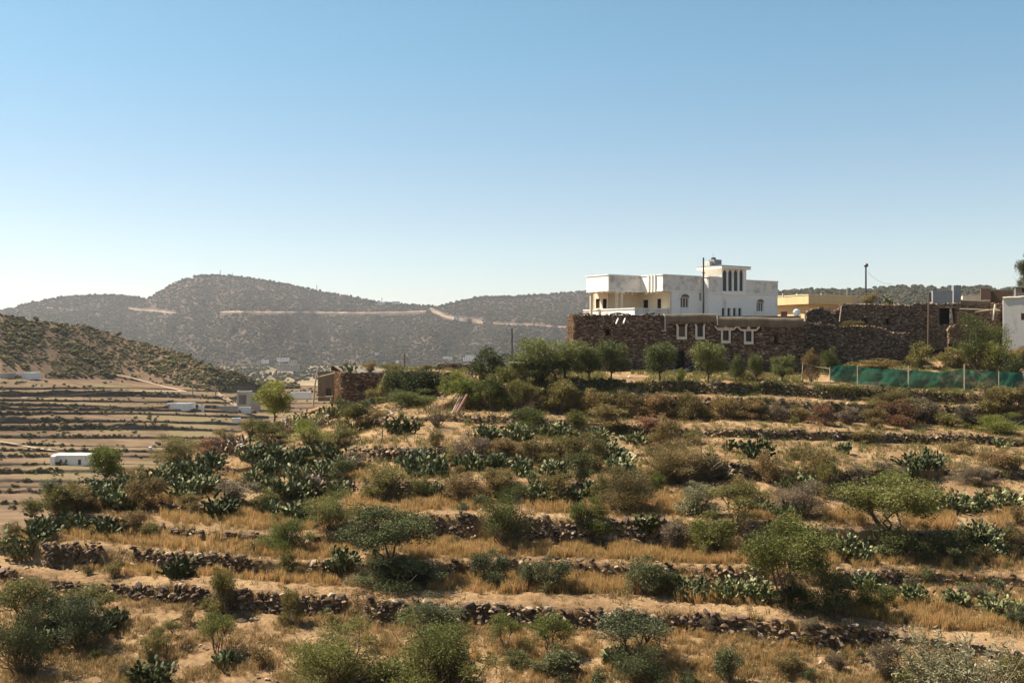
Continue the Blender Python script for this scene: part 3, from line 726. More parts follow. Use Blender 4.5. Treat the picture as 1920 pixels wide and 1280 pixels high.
def shrub_shape(seed, n=3800, dense=1.0, size=0.062):
    rg = np.random.default_rng(seed); K = 18
    ang = np.arange(K) * 2.4 + rg.uniform(-.5, .5, K); rr = rg.uniform(0.05, 0.34, K)
    cen = np.stack([np.cos(ang) * rr, np.sin(ang) * rr, rg.uniform(0.12, 0.78, K)], 1)
    cen[:, 2] = np.minimum(cen[:, 2], 0.80 - rr * 0.7)
    rad = np.stack([rg.uniform(0.16, 0.27, K)] * 2 + [rg.uniform(0.14, 0.24, K)], 1)
    for j in range(4):            # stray sprays that break the dome
        a = rg.uniform(0, 6.28); q_ = rg.uniform(0.34, 0.5); k_ = K - 1 - j
        cen[k_] = (math.cos(a) * q_, math.sin(a) * q_, rg.uniform(0.15, 0.85 - q_ * 0.6)); rad[k_] = rad[k_] * rg.uniform(0.35, 0.6)
    cen[0] = (rg.uniform(-.2, .2), rg.uniform(-.2, .2), 0.86); rad[0] = rad[0] * 0.6
    cen[:, 0] += 0.25 * (cen[:, 2] - 0.4) * rg.uniform(-1, 1)
    V, Fq, t = leaves(rg, cen, rad, n, size, 0.9, 0.15, 0.32, 0.35)
    V[:, 2] = np.maximum(V[:, 2], -0.02)
    mb = MB()
    for c in cen: limb(mb, rg, (c[0] * 0.15, c[1] * 0.15, -0.05), c, 0.012, 0.004, 0.07, 3, 4)
    for i in range(26):
        a = rg.uniform(0, 6.28); l = rg.uniform(0.2, 0.5)
        limb(mb, rg, (0, 0, 0), (math.cos(a) * l, math.sin(a) * l, rg.uniform(0.35, 0.95) - l * 0.4), 0.007, 0.002, 0.05, 3, 3)
    return mesh_np('foliage', V, Fq, t), mb.mesh('stems')

def dry_shape(seed):
    rg = np.random.default_rng(seed); mb = MB()
    for i in range(60):
        a = rg.uniform(0, 6.28); l = rg.uniform(0.1, 0.5); h = rg.uniform(0.45, 1.0)
        p = (math.cos(a) * l, math.sin(a) * l, h)
        limb(mb, rg, (0, 0, -0.03), p, 0.009, 0.003, 0.06, 3, 3)
        for j in range(3):
            q = np.array(p) * rg.uniform(0.5, 1); limb(mb, rg, q, q + rg.normal(0, 0.08, 3) + (0, 0, 0.05), 0.004, 0.002, 0.05, 1, 3)
    K = 10; ang = rg.uniform(0, 6.28, K); rr = rg.uniform(0.1, 0.35, K)
    cen = np.stack([np.cos(ang) * rr, np.sin(ang) * rr, rg.uniform(0.45, 0.85, K)], 1)
    V, Fq, t = leaves(rg, cen, np.full((K, 3), 0.2), 900, 0.04, 0.9, 0.2, 0.3)
    return mesh_np('foliage', V, Fq, t), mb.mesh('stems')

def acacia_shape(seed, n=6500):
    rg = np.random.default_rng(seed); mb = MB(); K = 24
    ang = np.arange(K) * 2.4 + rg.uniform(-0.3, 0.3, K); rr = np.sqrt(rg.uniform(0.0, 1, K)) * 0.40
    cen = np.stack([np.cos(ang) * rr, np.sin(ang) * rr, 0.88 - 0.75 * rr ** 1.2 * rg.uniform(0.3, 1.5, K) - rg.uniform(0, 0.17, K)], 1)
    low = rg.integers(0, K, 6); cen[low, 2] -= rg.uniform(0.08, 0.26, 6)
    rad = np.stack([rg.uniform(0.13, 0.22, K), rg.uniform(0.13, 0.22, K), rg.uniform(0.08, 0.15, K)], 1)
    V, Fq, t = leaves(rg, cen, rad, n, 0.036 if n < 9000 else 0.027, 0.35, 0.2, 0.4, 0.3)
    stems = rg.integers(4, 7)
    forks = []
    for i in range(stems):
        a = rg.uniform(0, 6.28) + i * 6.28 / stems; f = (0.16 * math.cos(a), 0.16 * math.sin(a), rg.uniform(0.34, 0.5))
        limb(mb, rg, (0.015 * math.cos(a), 0.015 * math.sin(a), -0.05), f, 0.013, 0.008, 0.06, 4, 6); forks.append(f)
    for c in cen:
        f = min(forks, key=lambda q: (q[0] - c[0]) ** 2 + (q[1] - c[1]) ** 2)
        m_ = (np.array(f) + c) / 2 + (0, 0, 0.02)
        limb(mb, rg, f, m_, 0.010, 0.007, 0.05, 2, 4); limb(mb, rg, m_, c, 0.007, 0.003, 0.06, 3, 4)
        for j in range(3): limb(mb, rg, m_, c + rg.normal(0, 0.08, 3) * (1, 1, 0.4), 0.004, 0.0015, 0.06, 2, 3)
    return mesh_np('foliage', V, Fq, t), mb.mesh('stems')

def tree_shape(seed, n=6500, lo=0.22):
    rg = np.random.default_rng(seed); mb = MB(); K = 20
    ang = np.arange(K) * 2.4 + rg.uniform(-.4, .4, K); rr = np.sqrt(rg.uniform(0, 1, K)) * 0.34
    z = rg.uniform(lo + 0.1, 0.86, K) - rr * 0.25
    cen = np.stack([np.cos(ang) * rr, np.sin(ang) * rr, z], 1)
    rad = np.stack([rg.uniform(0.14, 0.22, K), rg.uniform(0.14, 0.22, K), rg.uniform(0.12, 0.19, K)], 1)
    V, Fq, t = leaves(rg, cen, rad, n, 0.046, 0.8, 0.2, 0.38, 0.3)
    limb(mb, rg, (0, 0, -0.05), (0.01, 0, lo), 0.028, 0.020, 0.03, 4, 6)
    for c in cen: limb(mb, rg, (0.01, 0, lo - 0.02), c, 0.013, 0.004, 0.06, 3, 4)
    return mesh_np('foliage', V, Fq, t), mb.mesh('trunk')

def wispy_shape(seed):
    rg = np.random.default_rng(seed); mb = MB(); LV = []
    for i in range(90):
        a = rg.uniform(0, 6.28); l = rg.uniform(0.1, 0.5); h = rg.uniform(0.5, 1.0) - l * 0.3
        p0 = np.array((math.cos(a) * l * .3, math.sin(a) * l * .3, 0)); p1 = np.array((math.cos(a) * l, math.sin(a) * l, h))
        limb(mb, rg, p0, p1, 0.006, 0.002, 0.04, 3, 3)
        for j in range(75):
            t_ = rg.uniform(0.25, 1.05); q = p0 + (p1 - p0) * t_ + rg.normal(0, 0.025, 3)
            LV.append(q)
    q = np.array(LV); n = len(q)
    aa = rg.normal(0, 1, (n, 3)) + (0, 0, 0.5); aa /= np.linalg.norm(aa, axis=1)[:, None]
    bb = np.cross(aa, rg.normal(0, 1, (n, 3))); bb /= np.linalg.norm(bb, axis=1)[:, None]
    s = rg.uniform(0.012, 0.03, n)[:, None]
    V = np.stack([q - aa * s, q + bb * s * .3, q + aa * s, q - bb * s * .3], 1).reshape(-1, 3)
    return mesh_np('foliage', V, np.arange(4 * n).reshape(n, 4), rg.uniform(0, 0.99, n)), mb.mesh('stems')

SH = {'S': [shrub_shape(s) for s in (11, 12, 13, 14, 15, 16)], 'B': [shrub_shape(s, 7500, size=0.050) for s in (31, 32, 33)],
      'G': [shrub_shape(s, 15000, size=0.028) for s in (35, 36)],
      'D': [dry_shape(s) for s in (41, 42, 43)], 'A': [acacia_shape(s) for s in (51, 52, 53, 54)], 'L': [acacia_shape(s, 17000) for s in (57, 58)],
      'T': [tree_shape(s) for s in (61, 62, 63, 64)], 'W': [wispy_shape(71)]}

# ---- prickly pear
def pad_mesh(seed):
    rg = np.random.default_rng(seed); n = 9; V = []; Fc = []
    for k in range(n):
        t = 2 * math.pi * k / n; w = 0.27 * (1 + 0.12 * math.sin(t)) ; V.append((w * math.cos(t), 0.01 * rg.normal(), 0.48 + 0.5 * math.sin(t)))
    V += [(0, -0.055, 0.52), (0, 0.055, 0.52)]
    for k in range(n):
        Fc.append((k, (k + 1) % n, n)); Fc.append(((k + 1) % n, k, n + 1))
    return np.array(V), np.array(Fc)
PV, PF = pad_mesh(5)
def cactus_pads(rg, w, h, n, s=0.34):
    """list of 3x4 transforms of pads; the clump is w wide and h high (metres)"""
    out = []; tips = []
    nb = max(3, int(n * 0.22))
    for i in range(nb):
        a = rg.uniform(0, 6.28); r = math.sqrt(rg.uniform(0, 1)) * 0.36
        x, y = math.cos(a) * r * w, math.sin(a) * r * min(w, 2.2) * 0.9
        tips.append((np.array((x, y, -0.05 + (0.2 * h * rg.uniform(0, 1)) * (1 - 2 * r))), np.array((x / w * 1.2, y / w * 1.2, 1.0)), 0))
    i = 0
    while len(out) < n and tips:
        i = rg.integers(0, len(tips)) if rg.uniform() < 0.75 else 0
        p, d, lv = tips.pop(i)
        d = d / np.linalg.norm(d) + rg.normal(0, 0.38, 3) * (1, 1, 0.3); d[2] = max(d[2], 0.25 if lv < 4 else -0.1); d /= np.linalg.norm(d)
        sz = s * rg.uniform(0.75, 1.2)
        lim = 0.92 * h * (1 - 2.4 * ((p[0] / w) ** 2)) * rg.uniform(0.7, 1.0)
        if abs(p[0]) > 0.52 * w: continue
        yv = np.array((rg.normal(), rg.normal(), 0.15 * rg.normal())); yv -= d * yv.dot(d); yv /= np.linalg.norm(yv); xv = np.cross(yv, d)
        out.append((np.stack([xv * sz * rg.uniform(.75, 1.15), yv * sz, d * sz], 1), p))
        e = p + d * sz * 0.93
        if e[2] < lim:
            for q in range(rg.integers(1, 4)): tips.append((e + xv * rg.normal(0, 0.12) * sz, d + rg.normal(0, 0.2, 3), lv + 1))
        if not tips:
            a = rg.uniform(0, 6.28); r = rg.uniform(0, 0.42); tips.append((np.array((math.cos(a) * r * w, math.sin(a) * r * w * .6, 0)), np.array((0, 0, 1.0)), 0))
    return out

RG = np.random.default_rng(2024)
GROUPS = {'shrub': 'shrubs on the terraces', 'acacia_tree': 'acacias on the terraces', 'orchard_tree': 'small trees', 'prickly_pear': 'prickly pears on the terraces',
          'dry_shrub': 'bare shrubs', 'wispy_shrub': None}
KIND = {'G': 'shrub', 'S': 'shrub', 'B': 'shrub', 'D': 'dry_shrub', 'A': 'acacia_tree', 'L': 'acacia_tree', 'T': 'orchard_tree', 'W': 'wispy_shrub', 'C': 'prickly_pear', 'K': 'prickly_pear', 'X': 'prickly_pear'}
padme = {'C': mesh_np('pad', PV, PF, np.zeros(len(PF)))}
def plant(ty, px, py, w, h, col, label, group=None, D=None):
    p = HILL.at(px, py) if D is None else P(px, py, D)
    D = p.y; wm = w / F * D; hm = h / F * D
    if ty == 'B' and w > 95: ty = 'G'
    nm = KIND[ty]
    if ty in 'CKX':
        o = empty(nm, p, 0)
        n = int(np.clip(w * h / 6.5, 30, 560)) if ty != 'K' else int(np.clip(w * h / 9.0, 50, 300))
        s = 0.25 * np.clip(D / 50, 0.95, 1.25) * (1.12 if ty == 'K' else 1.0)
        tr = cactus_pads(RG, wm, hm * 1.0, n, s)
        mt = M['cactusdry'] if col == 'd' else M['cactus']
        if ty == 'K':
            for Rm, t in tr:
                q = bpy.data.objects.new('pad', padme['C'])
                if not padme['C'].materials: padme['C'].materials.append(M['cactus'])
                q.matrix_local = Matrix([[*Rm[i], t[i]] for i in range(3)] + [[0, 0, 0, 1]])
                COL.objects.link(q); q.parent = o
        else:
            V = np.concatenate([PV @ Rm.T + t for Rm, t in tr]); Fc = np.concatenate([PF + i * len(PV) for i in range(len(tr))])
            q = obj_me('pads', mesh_np('pads', V, Fc, np.repeat(RG.uniform(0, 0.99, len(tr)) ** 1.3, len(PF))), mt, o); q['kind'] = 'stuff'
        cat = 'cactus'
    else:
        o = empty(nm, p, RG.uniform(0, 6.28))
        fm, sm_ = SH[ty][RG.integers(0, len(SH[ty]))]
        for nm_, me_, mt in ((('foliage'), fm, LEAF[col]), (('trunk' if ty in 'ALT' else 'stems'), sm_, M['bark'] if ty in 'ALT' else M['twig'])):
            q = bpy.data.objects.new(nm_, me_)
            if not me_.materials: me_.materials.append(mt)
            COL.objects.link(q); q.parent = o
            q.material_slots[0].link = 'OBJECT'; q.material_slots[0].material = mt
            g_ = 1.12 if ty in 'GBS' else 1.05; q.scale = (wm * g_, wm * g_ * RG.uniform(0.85, 1.1), hm * (1.12 if ty in 'GBS' else 1.04))
            if nm_ == 'foliage': q['kind'] = 'stuff'
        cat = 'tree' if ty in 'ALT' else 'bush'
    tag(o, label, cat, group or GROUPS.get(nm))
    return o

PLANTS = """
A|42|1178|135|98|o|flat-topped olive acacia over the dark thicket at the lower left edge
A|168|1168|115|75|o|thin flat acacia right of the lower left thicket, against the front stone wall
B|38|1262|120|120|k|big dark shrub filling the bottom left corner
C|80|1212|90|80||dark prickly pear under the lower left acacia
B|150|1210|130|95|k|dark rounded shrub below the thin acacia on the lower left
C|205|1178|55|45||small dark prickly pear on the right edge of the lower left thicket
S|105|1185|85|70|k|dark leafy shrub in the shade between the two lower left acacias
S|285|1242|52|58|o|loose olive bush beside the little bare acacia, bottom left
A|312|1216|62|56|o|little half-bare acacia leaning above a dark cactus, bottom left
A|408|1224|78|82|g|small green acacia casting a round shadow on bare soil, bottom left
C|285|1282|72|62||dark prickly pear at the bottom edge under the half-bare acacia
C|425|1250|40|28||tiny prickly pear in the shadow of the small green acacia
B|625|1300|200|130|g|wide green bush at the bottom edge, left of a darker one
B|810|1305|195|155|g|big bushy thicket at the bottom edge, centre left
B|842|1290|120|105|k|dark shrub on the right side of the big bottom thicket
C|725|1285|85|50||prickly pear between the two big bushes at the bottom edge
B|812|1182|115|62|u|grey-green bush growing over the front stone wall
A|946|1218|64|74|g|slender little acacia just below the front wall, centre
A|1030|1228|100|82|g|low spreading acacia below the front wall, right of a slender one
S|970|1248|52|30|k|dark low bush under the slender little acacia
B|1040|1268|82|52|u|grey-green bush in front of the spreading acacia, bottom centre
C|1066|1256|26|44||upright prickly pear beside the grey-green bush, bottom centre
A|1190|1240|150|98|u|greyish umbrella acacia above a dark bush, bottom centre right
B|1200|1292|110|78|k|dark bush under the greyish umbrella acacia
C|1156|1248|45|45||prickly pear at the left foot of the umbrella acacia
B|1362|1282|62|68|u|round grey-green bush on bare soil, bottom right of centre
S|1290|1290|40|32|k|small dark bush on the bottom edge left of the round grey-green one
S|1518|1272|32|22|u|tiny bush alone on the bare slope, bottom right
S|1478|1265|60|38|n|low brown bush on the bare slope, bottom right
S|1570|1256|42|34|v|dry purple-brown tuft bush on the bare slope, bottom right
W|1792|1335|235|158|p|tall pale feathery shrub with thin stalks in the bottom right corner
S|1660|1275|70|72|v|dull grey bush left of the pale feathery shrub
S|1700|1290|75|55|o|olive bush in front of the pale feathery shrub
S|1905|1290|70|60|o|olive bush in the extreme bottom right corner
S|1330|1185|35|30|v|wispy grey bush against the front wall, right of centre
B|545|1170|46|68|o|narrow olive bush hanging over the front wall, left
B|418|1150|62|86|o|upright olive bush on the front wall with a dark shadow beside it
S|1520|1178|40|20|v|low dry bush on top of the front wall, right
S|215|1082|45|34|y|ochre bush at the grass edge above the front wall, left
S|165|1076|22|18|o|tiny olive bush on the sandy path, left
K|336|1082|58|56||prickly pear alone above the grass strip, left
S|536|1078|40|46|o|small olive bush beside a stone heap, left centre
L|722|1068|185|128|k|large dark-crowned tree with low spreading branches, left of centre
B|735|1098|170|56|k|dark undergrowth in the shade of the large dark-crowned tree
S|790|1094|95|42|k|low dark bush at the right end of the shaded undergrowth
C|642|1068|60|56||prickly pear at the left foot of the large dark-crowned tree
B|918|1095|68|64|u|round blue-green bush on the grass terrace, centre
B|990|1103|56|50|u|blue-green bush, left half of a pair on the grass terrace
B|1036|1106|76|62|u|blue-green bush, right half of a pair on the grass terrace
B|1212|1112|86|66|u|dense blue-green bush at the left end of the lower cactus hedge
B|1250|1114|60|45|k|dark low bush tucked behind the lower cactus hedge
C|1298|1120|75|52||first prickly pear of the lower cactus hedge, next to the blue-green bush
C|1362|1122|80|54||middle prickly pear of the lower cactus hedge
C|1420|1126|66|54||last prickly pear of the lower cactus hedge, by the big acacia's trunk
L|1480|1140|175|182|g|big acacia with fan-shaped crown at the right, rooted in deep shade
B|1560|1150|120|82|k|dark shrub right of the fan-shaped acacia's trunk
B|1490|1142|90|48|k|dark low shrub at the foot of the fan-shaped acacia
B|1643|1150|70|58|g|round green bush on the right edge of the shaded dark shrubs
C|1622|1106|56|36||pale prickly pear behind the round green bush, right
C|1716|1130|76|44||sprawling prickly pear below the low wall, right
S|1738|1094|32|32|k|small dark bush on the terrace edge, right
C|1797|1138|52|36||small prickly pear between two larger ones, far right
C|1878|1152|95|78||broad prickly pear near the right edge, lower terrace
S|1908|1172|50|40|u|grey-green bush at the right edge below the broad cactus
S|1828|1126|50|34|v|brown brushwood left of the broad prickly pear
B|535|1032|98|66|b|bright green bush spilling over a terrace wall, left centre
B|620|995|100|74|g|green rounded bush above the bright green one, left centre
C|560|975|70|46||prickly pear left of the green rounded bush
C|512|968|40|32||small prickly pear at the end of the cactus group, left centre
C|42|1042|115|112||tall prickly pear stand at the left edge
C|78|1010|60|82||upper end of the tall prickly pear stand at the left edge
C|137|995|62|38||low prickly pear right of the tall stand, left edge
K|206|1004|62|40||neat prickly pear between two grass strips, left
B|256|1003|58|46|n|brown bush right of the neat prickly pear
S|285|1008|44|28|o|low olive bush at the start of a stone wall, left
B|948|1025|116|112|g|large round feathery bush standing in front of a wall, centre
B|1103|1003|70|68|g|half-round bush on the wall top, right of the large feathery one
B|1105|1018|50|40|v|dark brushwood under the half-round bush
K|1211|998|42|48||tree-like prickly pear on the wall top, centre right
B|1262|1032|62|54|v|grey brush at the right end of the tall stone wall
B|1338|1035|92|72|g|green bush under a leaning acacia, right of centre
A|1385|990|118|92|o|olive acacia with dark trunk, right of centre
B|1312|966|84|62|p|pale speckled shrub left of the olive acacia
C|1298|964|40|26||small prickly pear at the foot of the pale speckled shrub
C|1430|964|46|28||small prickly pear right of the olive acacia's trunk
B|1498|968|118|64|v|grey-brown dome of brush between the two acacias
C|1482|966|56|26||low prickly pears at the foot of the grey-brown dome
L|1668|1008|200|128|g|big umbrella acacia with several stems, right
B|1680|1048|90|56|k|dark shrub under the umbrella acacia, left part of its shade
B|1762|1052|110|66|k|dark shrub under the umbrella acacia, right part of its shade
C|1597|1048|80|62||prickly pear between the two big acacias, right
C|1768|960|80|58||prickly pear just right of the umbrella acacia's crown
C|1828|958|85|62||bright prickly pear in the middle of the upper right cactus bank
C|1888|952|56|46||prickly pear at the right edge end of the upper cactus bank
C|1835|1012|66|54||prickly pear on the slope below the upper right cactus bank
C|1856|1042|74|48||pale prickly pear low on the slope near the right edge
S|1800|1042|60|54|o|olive brush left of the pale prickly pear, right
B|1892|1030|60|46|n|brown brush at the right edge, above the lower terrace
S|1910|985|40|40|n|rusty brush at the right edge, middle height
B|722|936|95|60|o|olive bush over a low wall, left of a small cactus
C|826|934|34|30||small upright prickly pear between two brown-olive bushes
B|868|940|80|52|n|brown-olive bush right of the small upright prickly pear
B|935|930|90|52|y|ochre-olive bush behind the large round feathery one
B|790|935|60|42|o|low olive bush left of the small upright prickly pear
C|1008|940|56|62||tall prickly pear left of an ochre bush, centre
B|1042|944|68|60|y|ochre bush squeezed between two prickly pears, centre
C|1098|945|52|50||prickly pear right of the ochre bush, centre
S|1088|905|56|62|k|dark bush above the ochre bush, centre
B|1178|958|125|82|n|wide brown dome bush, centre right
S|1128|950|55|58|o|olive bush leaning on the wide brown dome
S|1232|922|36|38|b|small bright green bush behind the brown dome
B|1275|905|172|82|n|very wide brown-topped bush below the sandy slope
S|1335|902|70|52|v|dark grey brush at the right end of the very wide bush
C|1165|892|56|56||prickly pear at the lower end of the diagonal cactus line, centre right
C|1142|862|62|52||prickly pear in the middle of the diagonal cactus line, centre right
C|1118|832|58|46||prickly pear at the upper end of the diagonal cactus line, centre right
B|885|872|80|58|v|grey-brown bush above a row of upright cactus pads
B|945|866|76|46|n|brown bush in the middle of the central shrub row
B|1008|868|66|48|y|ochre bush in the central shrub row
B|1052|862|56|48|o|olive bush near the right end of the central shrub row
B|1096|878|74|66|y|bushy ochre shrub left of the diagonal cactus line
C|882|882|62|34||upright prickly pear pads below the grey-brown bush
C|935|878|54|36||upright prickly pear pads below the brown bush
C|982|892|34|42||pale upright prickly pear in the central shrub row
C|1040|895|56|40||arching prickly pear below the central shrub row
C|918|826|60|44||left prickly pear of the row along the upper terrace edge
C|968|826|66|46||middle prickly pear of the row along the upper terrace edge
C|1042|820|80|38||right prickly pear of the row along the upper terrace edge
B|990|808|80|44|g|green bush above the upper row of cactus
B|1083|822|56|54|o|olive bush between the upper cactus row and the diagonal line
B|1138|800|80|42|y|ochre feathery bush above the diagonal cactus line
S|860|868|60|34|o|olive bush beside the cactus hedge left of centre
C|800|890|92|74||big prickly pear hedge spilling over a wall, left of centre
C|775|875|60|42||left wing of the prickly pear hedge over the wall
K|752|812|78|44||prickly pear on the bright sandy slope below the ruin
D|818|802|62|46|y|bare twiggy shrub beside the sandy slope
S|815|838|42|30|n|low russet bush on the sandy slope
B|662|810|66|58|o|round olive-brown bush just below the ruined house
S|664|882|62|34|v|grey brush left of the prickly pear hedge
B|1250|834|62|52|y|round ochre-green bush on the sandy terrace, centre right
C|1192|832|46|30||prickly pear left of the round ochre-green bush
S|1220|808|70|30|r|rusty low bush above the round ochre-green one
K|1421|860|60|48||round prickly pear standing alone on the sandy slope, right
C|1366|846|20|28||thin single prickly pear on the sandy slope
C|1583|850|26|22||tiny prickly pear alone in the middle of the sandy slope
K|1716|880|78|56||bigger prickly pear on the sandy slope, right
C|1746|876|50|40||small prickly pear touching the bigger one on the sandy slope
C|1706|892|28|24||tiny prickly pear below the bigger one on the sandy slope
B|1538|900|78|58|n|brown-green bush at the right end of the mid slope cactus
C|1500|924|74|54||prickly pear above the grey-brown dome of brush
B|1550|932|62|72|o|upright olive bush between prickly pears, right
S|1440|905|60|62|n|russet brush above the olive acacia
S|1668|896|70|34|v|grey dry bush above the umbrella acacia
S|1868|878|62|36|n|dry brown bush on the sandy slope near the right edge
S|1905|880|44|30|o|olive bush on the sandy slope at the right edge
C|1880|840|36|16||prickly pear on the low wall near the right edge
B|1828|908|100|38|v|dark purple-brown brush above the right cactus bank
S|1600|905|50|32|v|grey brush on the small wall above the umbrella acacia
B|925|768|76|64|g|green shrub hanging over the bank under the garden wall, left end
B|975|764|64|54|o|olive shrub on the bank beside the green one
B|1050|776|78|66|o|rounded olive shrub on the bank, centre
B|878|760|70|50|b|light green shrub behind the leaning red timbers
B|1118|780|70|50|y|dry climbing brush on the bank, first right of the rounded olive shrub
B|1175|782|66|48|n|brown creeper hanging from the bank, centre right
B|1232|784|70|50|n|brown creeper on the bank above the cactus slope
B|1295|786|72|50|n|brown tangle on the bank below the stone house's orchard
B|1358|786|66|44|y|ochre bush on the bank below the orchard
B|1412|786|60|40|n|russet brush on the bank, right of the ochre bush
S|1460|790|52|36|v|grey thorny bush on the bank
S|1498|790|46|30|y|straw-coloured bush at the foot of the bank
B|1542|796|50|42|r|small red bush on the bank, left of the larger red one
S|1592|796|50|34|v|grey bush between the two red bushes
B|1680|798|70|48|r|larger red bush on the bank, right
B|1668|762|100|34|y|orange-tipped brush hanging on the top wall, right
S|1730|790|60|44|v|silvery grey bush right of the larger red bush
B|1812|802|50|48|v|dark purple bush at the foot of the bank, right
B|1872|812|110|36|b|long low green bush at the foot of the bank, right edge
B|1870|775|90|52|y|ochre bush on the bank near the right edge
S|1640|800|50|38|n|straw brown bush left of the larger red bush
S|1780|800|60|28|o|low olive bush before the dark purple one
B|1905|768|50|44|n|brown bush at the right edge beside the net fence's end
T|515|792|80|82|b|bright green tree standing alone at the left end of the hill top
T|200|915|72|82|b|bright green young tree in front of the long white container building
B|330|872|108|56|o|wide olive bush on the left skyline slope
B|505|832|76|44|o|olive bush over the cactus thicket, left slope
B|578|832|96|50|b|yellow-green bush over the cactus thicket, left slope
S|390|850|60|30|r|rusty bush on the left skyline slope
B|272|955|66|68|n|brown twiggy bush under the bright green young tree
B|112|968|84|58|o|grey olive bush on the slope above the tall prickly pear stand
B|150|960|76|52|n|brownish bush above the left grass strip
S|95|928|50|30|u|blue-green bush on the left skyline slope
S|62|965|50|32|o|olive bush on the skyline just above the tall prickly pear stand
S|128|938|56|34|y|ochre bush on the left skyline, right of the blue-green one
S|22|1008|48|30|n|brown bush on the skyline at the extreme left edge
S|420|838|52|34|y|ochre bush on the left skyline between rusty bush and cactus thicket
S|470|818|48|34|o|olive bush on the left skyline below the lone bright green tree
S|255|902|44|30|n|brown bush on the left skyline above the cactus thicket
S|640|838|66|40|o|olive brush below the round olive-brown bush, edge of sandy slope
S|700|800|60|34|n|brown brush at the lower end of the stone ramp
S|590|872|50|30|o|olive brush between the clumps of the cactus thicket
S|1395|935|52|44|n|brown bush between pale speckled shrub and small wall
S|1240|870|60|40|n|brown bush above the very wide bush, centre right
S|1300|832|44|26|o|low olive bush under the stone edge, right of the round ochre-green one
S|1620|830|60|26|y|straw bush under the stone edge, middle of the right slope
S|1800|850|50|28|n|brown bush under the stone edge, right
S|1500|862|48|26|y|ochre weeds clump on the sandy slope, right of the round prickly pear
S|440|940|74|42|v|grey brown brush in a gap of the left cactus thicket
S|498|958|52|40|o|small olive brush below the left cactus thicket
K|412|968|64|56||prickly pear standing free below the left cactus thicket
S|640|905|48|50|k|dark shade bush at the right end of the left cactus thicket
S|350|955|46|30|y|golden bush at the lower edge of the left cactus thicket
C|432|850|56|50|d|@dry brown-edged prickly pear topmost at the right of the rusty bush, cactus thicket
C|475|865|64|54||@prickly pear under the olive bush on the cactus thicket
C|515|862|60|50||@prickly pear between the olive and the yellow-green bush, cactus thicket
C|550|872|60|54||@prickly pear left below the yellow-green bush of the cactus thicket
C|590|862|64|54||@prickly pear right under the yellow-green bush of the cactus thicket
C|622|866|54|50||@prickly pear on the upper right edge of the cactus thicket
C|645|884|50|48||@prickly pear at the far right end of the cactus thicket, by the olive-brown bush
C|395|878|54|42||@prickly pear beside the bare sandy gap, upper left of the cactus thicket
C|358|895|66|50||@prickly pear just right of the wide olive bush on the left skyline
C|318|905|64|52||@prickly pear directly below the wide olive bush on the left skyline
C|278|918|60|46||@prickly pear left below the wide olive bush on the left skyline
C|240|925|58|46||@prickly pear against the right side of the bright green young tree
C|205|945|64|52||@prickly pear at the foot of the bright green young tree
C|178|932|52|44||@leftmost prickly pear of the thicket, on the skyline left of the young tree
C|345|935|64|44||@prickly pear right of the brown twiggy bush, lower edge of the thicket
C|385|922|52|46||@prickly pear just left of the bare gap in the middle of the thicket
C|478|915|56|46||@prickly pear below the sandy gap, centre of the cactus thicket
C|520|930|56|50||@prickly pear right of the small olive brush, lower cactus thicket
C|556|935|60|56||@tallest prickly pear on the lower edge of the cactus thicket
C|592|925|60|62|d|@dead-brown prickly pear low at the right of the cactus thicket
C|630|932|44|44||@prickly pear at the lower right corner of the cactus thicket
C|612|898|54|46||@prickly pear above the dead-brown one in the cactus thicket
C|505|888|60|40||@prickly pear in the middle of the upper cactus thicket
C|560|900|56|40||@prickly pear in the middle of the cactus thicket, below the yellow-green bush
C|235|955|54|38||@small prickly pear between the young tree and the brown twiggy bush
C|565|800|56|44||grey-green prickly pear at the foot of the ruin's tilted pole
C|620|785|54|48||prickly pear against the sunlit end of the ruined house
C|540|812|54|40|d|pale dry prickly pear heap right of the lone bright green tree
C|602|800|44|34|d|prickly pear among stones below the ruin's open porch
S|684|774|46|30|k|dark bush at the foot of the ruined house's shaded wall
S|640|772|38|28|u|blue-green bush by the lit corner of the ruined house
B|752|756|72|62|k|dark creeper bush on the ruin wall, left part
B|800|752|84|62|k|dark creeper bush on the ruin wall, right part
S|700|757|36|30|o|olive bush between the ruin and the dark creepers
S|848|738|60|40|b|light green bush at the right end of the ruin wall
B|775|762|120|30|g|green brush along the top of the earth ramp
"""
for ln in PLANTS.strip().split('\n'):
    ty, px, py, w, h, col, lab = ln.split('|')
    grp = None
    if lab[0] == '@': lab, grp = lab[1:], 'cactus thicket on the left slope'
    plant(ty, float(px), float(py), float(w), float(h), col, lab, grp)

# ------------------------------------------------------------------ dry stone walls
rk = np.random.default_rng(9)
def rock(seed, cube=False):
    rg = np.random.default_rng(seed)
    return ICO_V * rg.uniform(0.62, 1.2, (12, 1)) * (1.1, 0.8, 0.66)
ROCKS = [rock(i) for i in range(8)]
rock_me = []
for i, v in enumerate(ROCKS):
    m_ = mesh_np('stone', v, ICO_F, np.zeros(20)); m_.materials.append(M['stone']); rock_me.append(m_)
def rotm(rg):
    a = rg.uniform(0, 6.28); ca, sa = math.cos(a), math.sin(a)
    b = rg.normal(0, 0.35); cb, sb = math.cos(b), math.sin(b)
    c = rg.normal(0, 0.35); cc, sc_ = math.cos(c), math.sin(c)
    return np.array([[ca, -sa, 0], [sa, ca, 0], [0, 0, 1]]) @ np.array([[1, 0, 0], [0, cb, -sb], [0, sb, cb]]) @ np.array([[cc, 0, sc_], [0, 1, 0], [-sc_, 0, cc]])
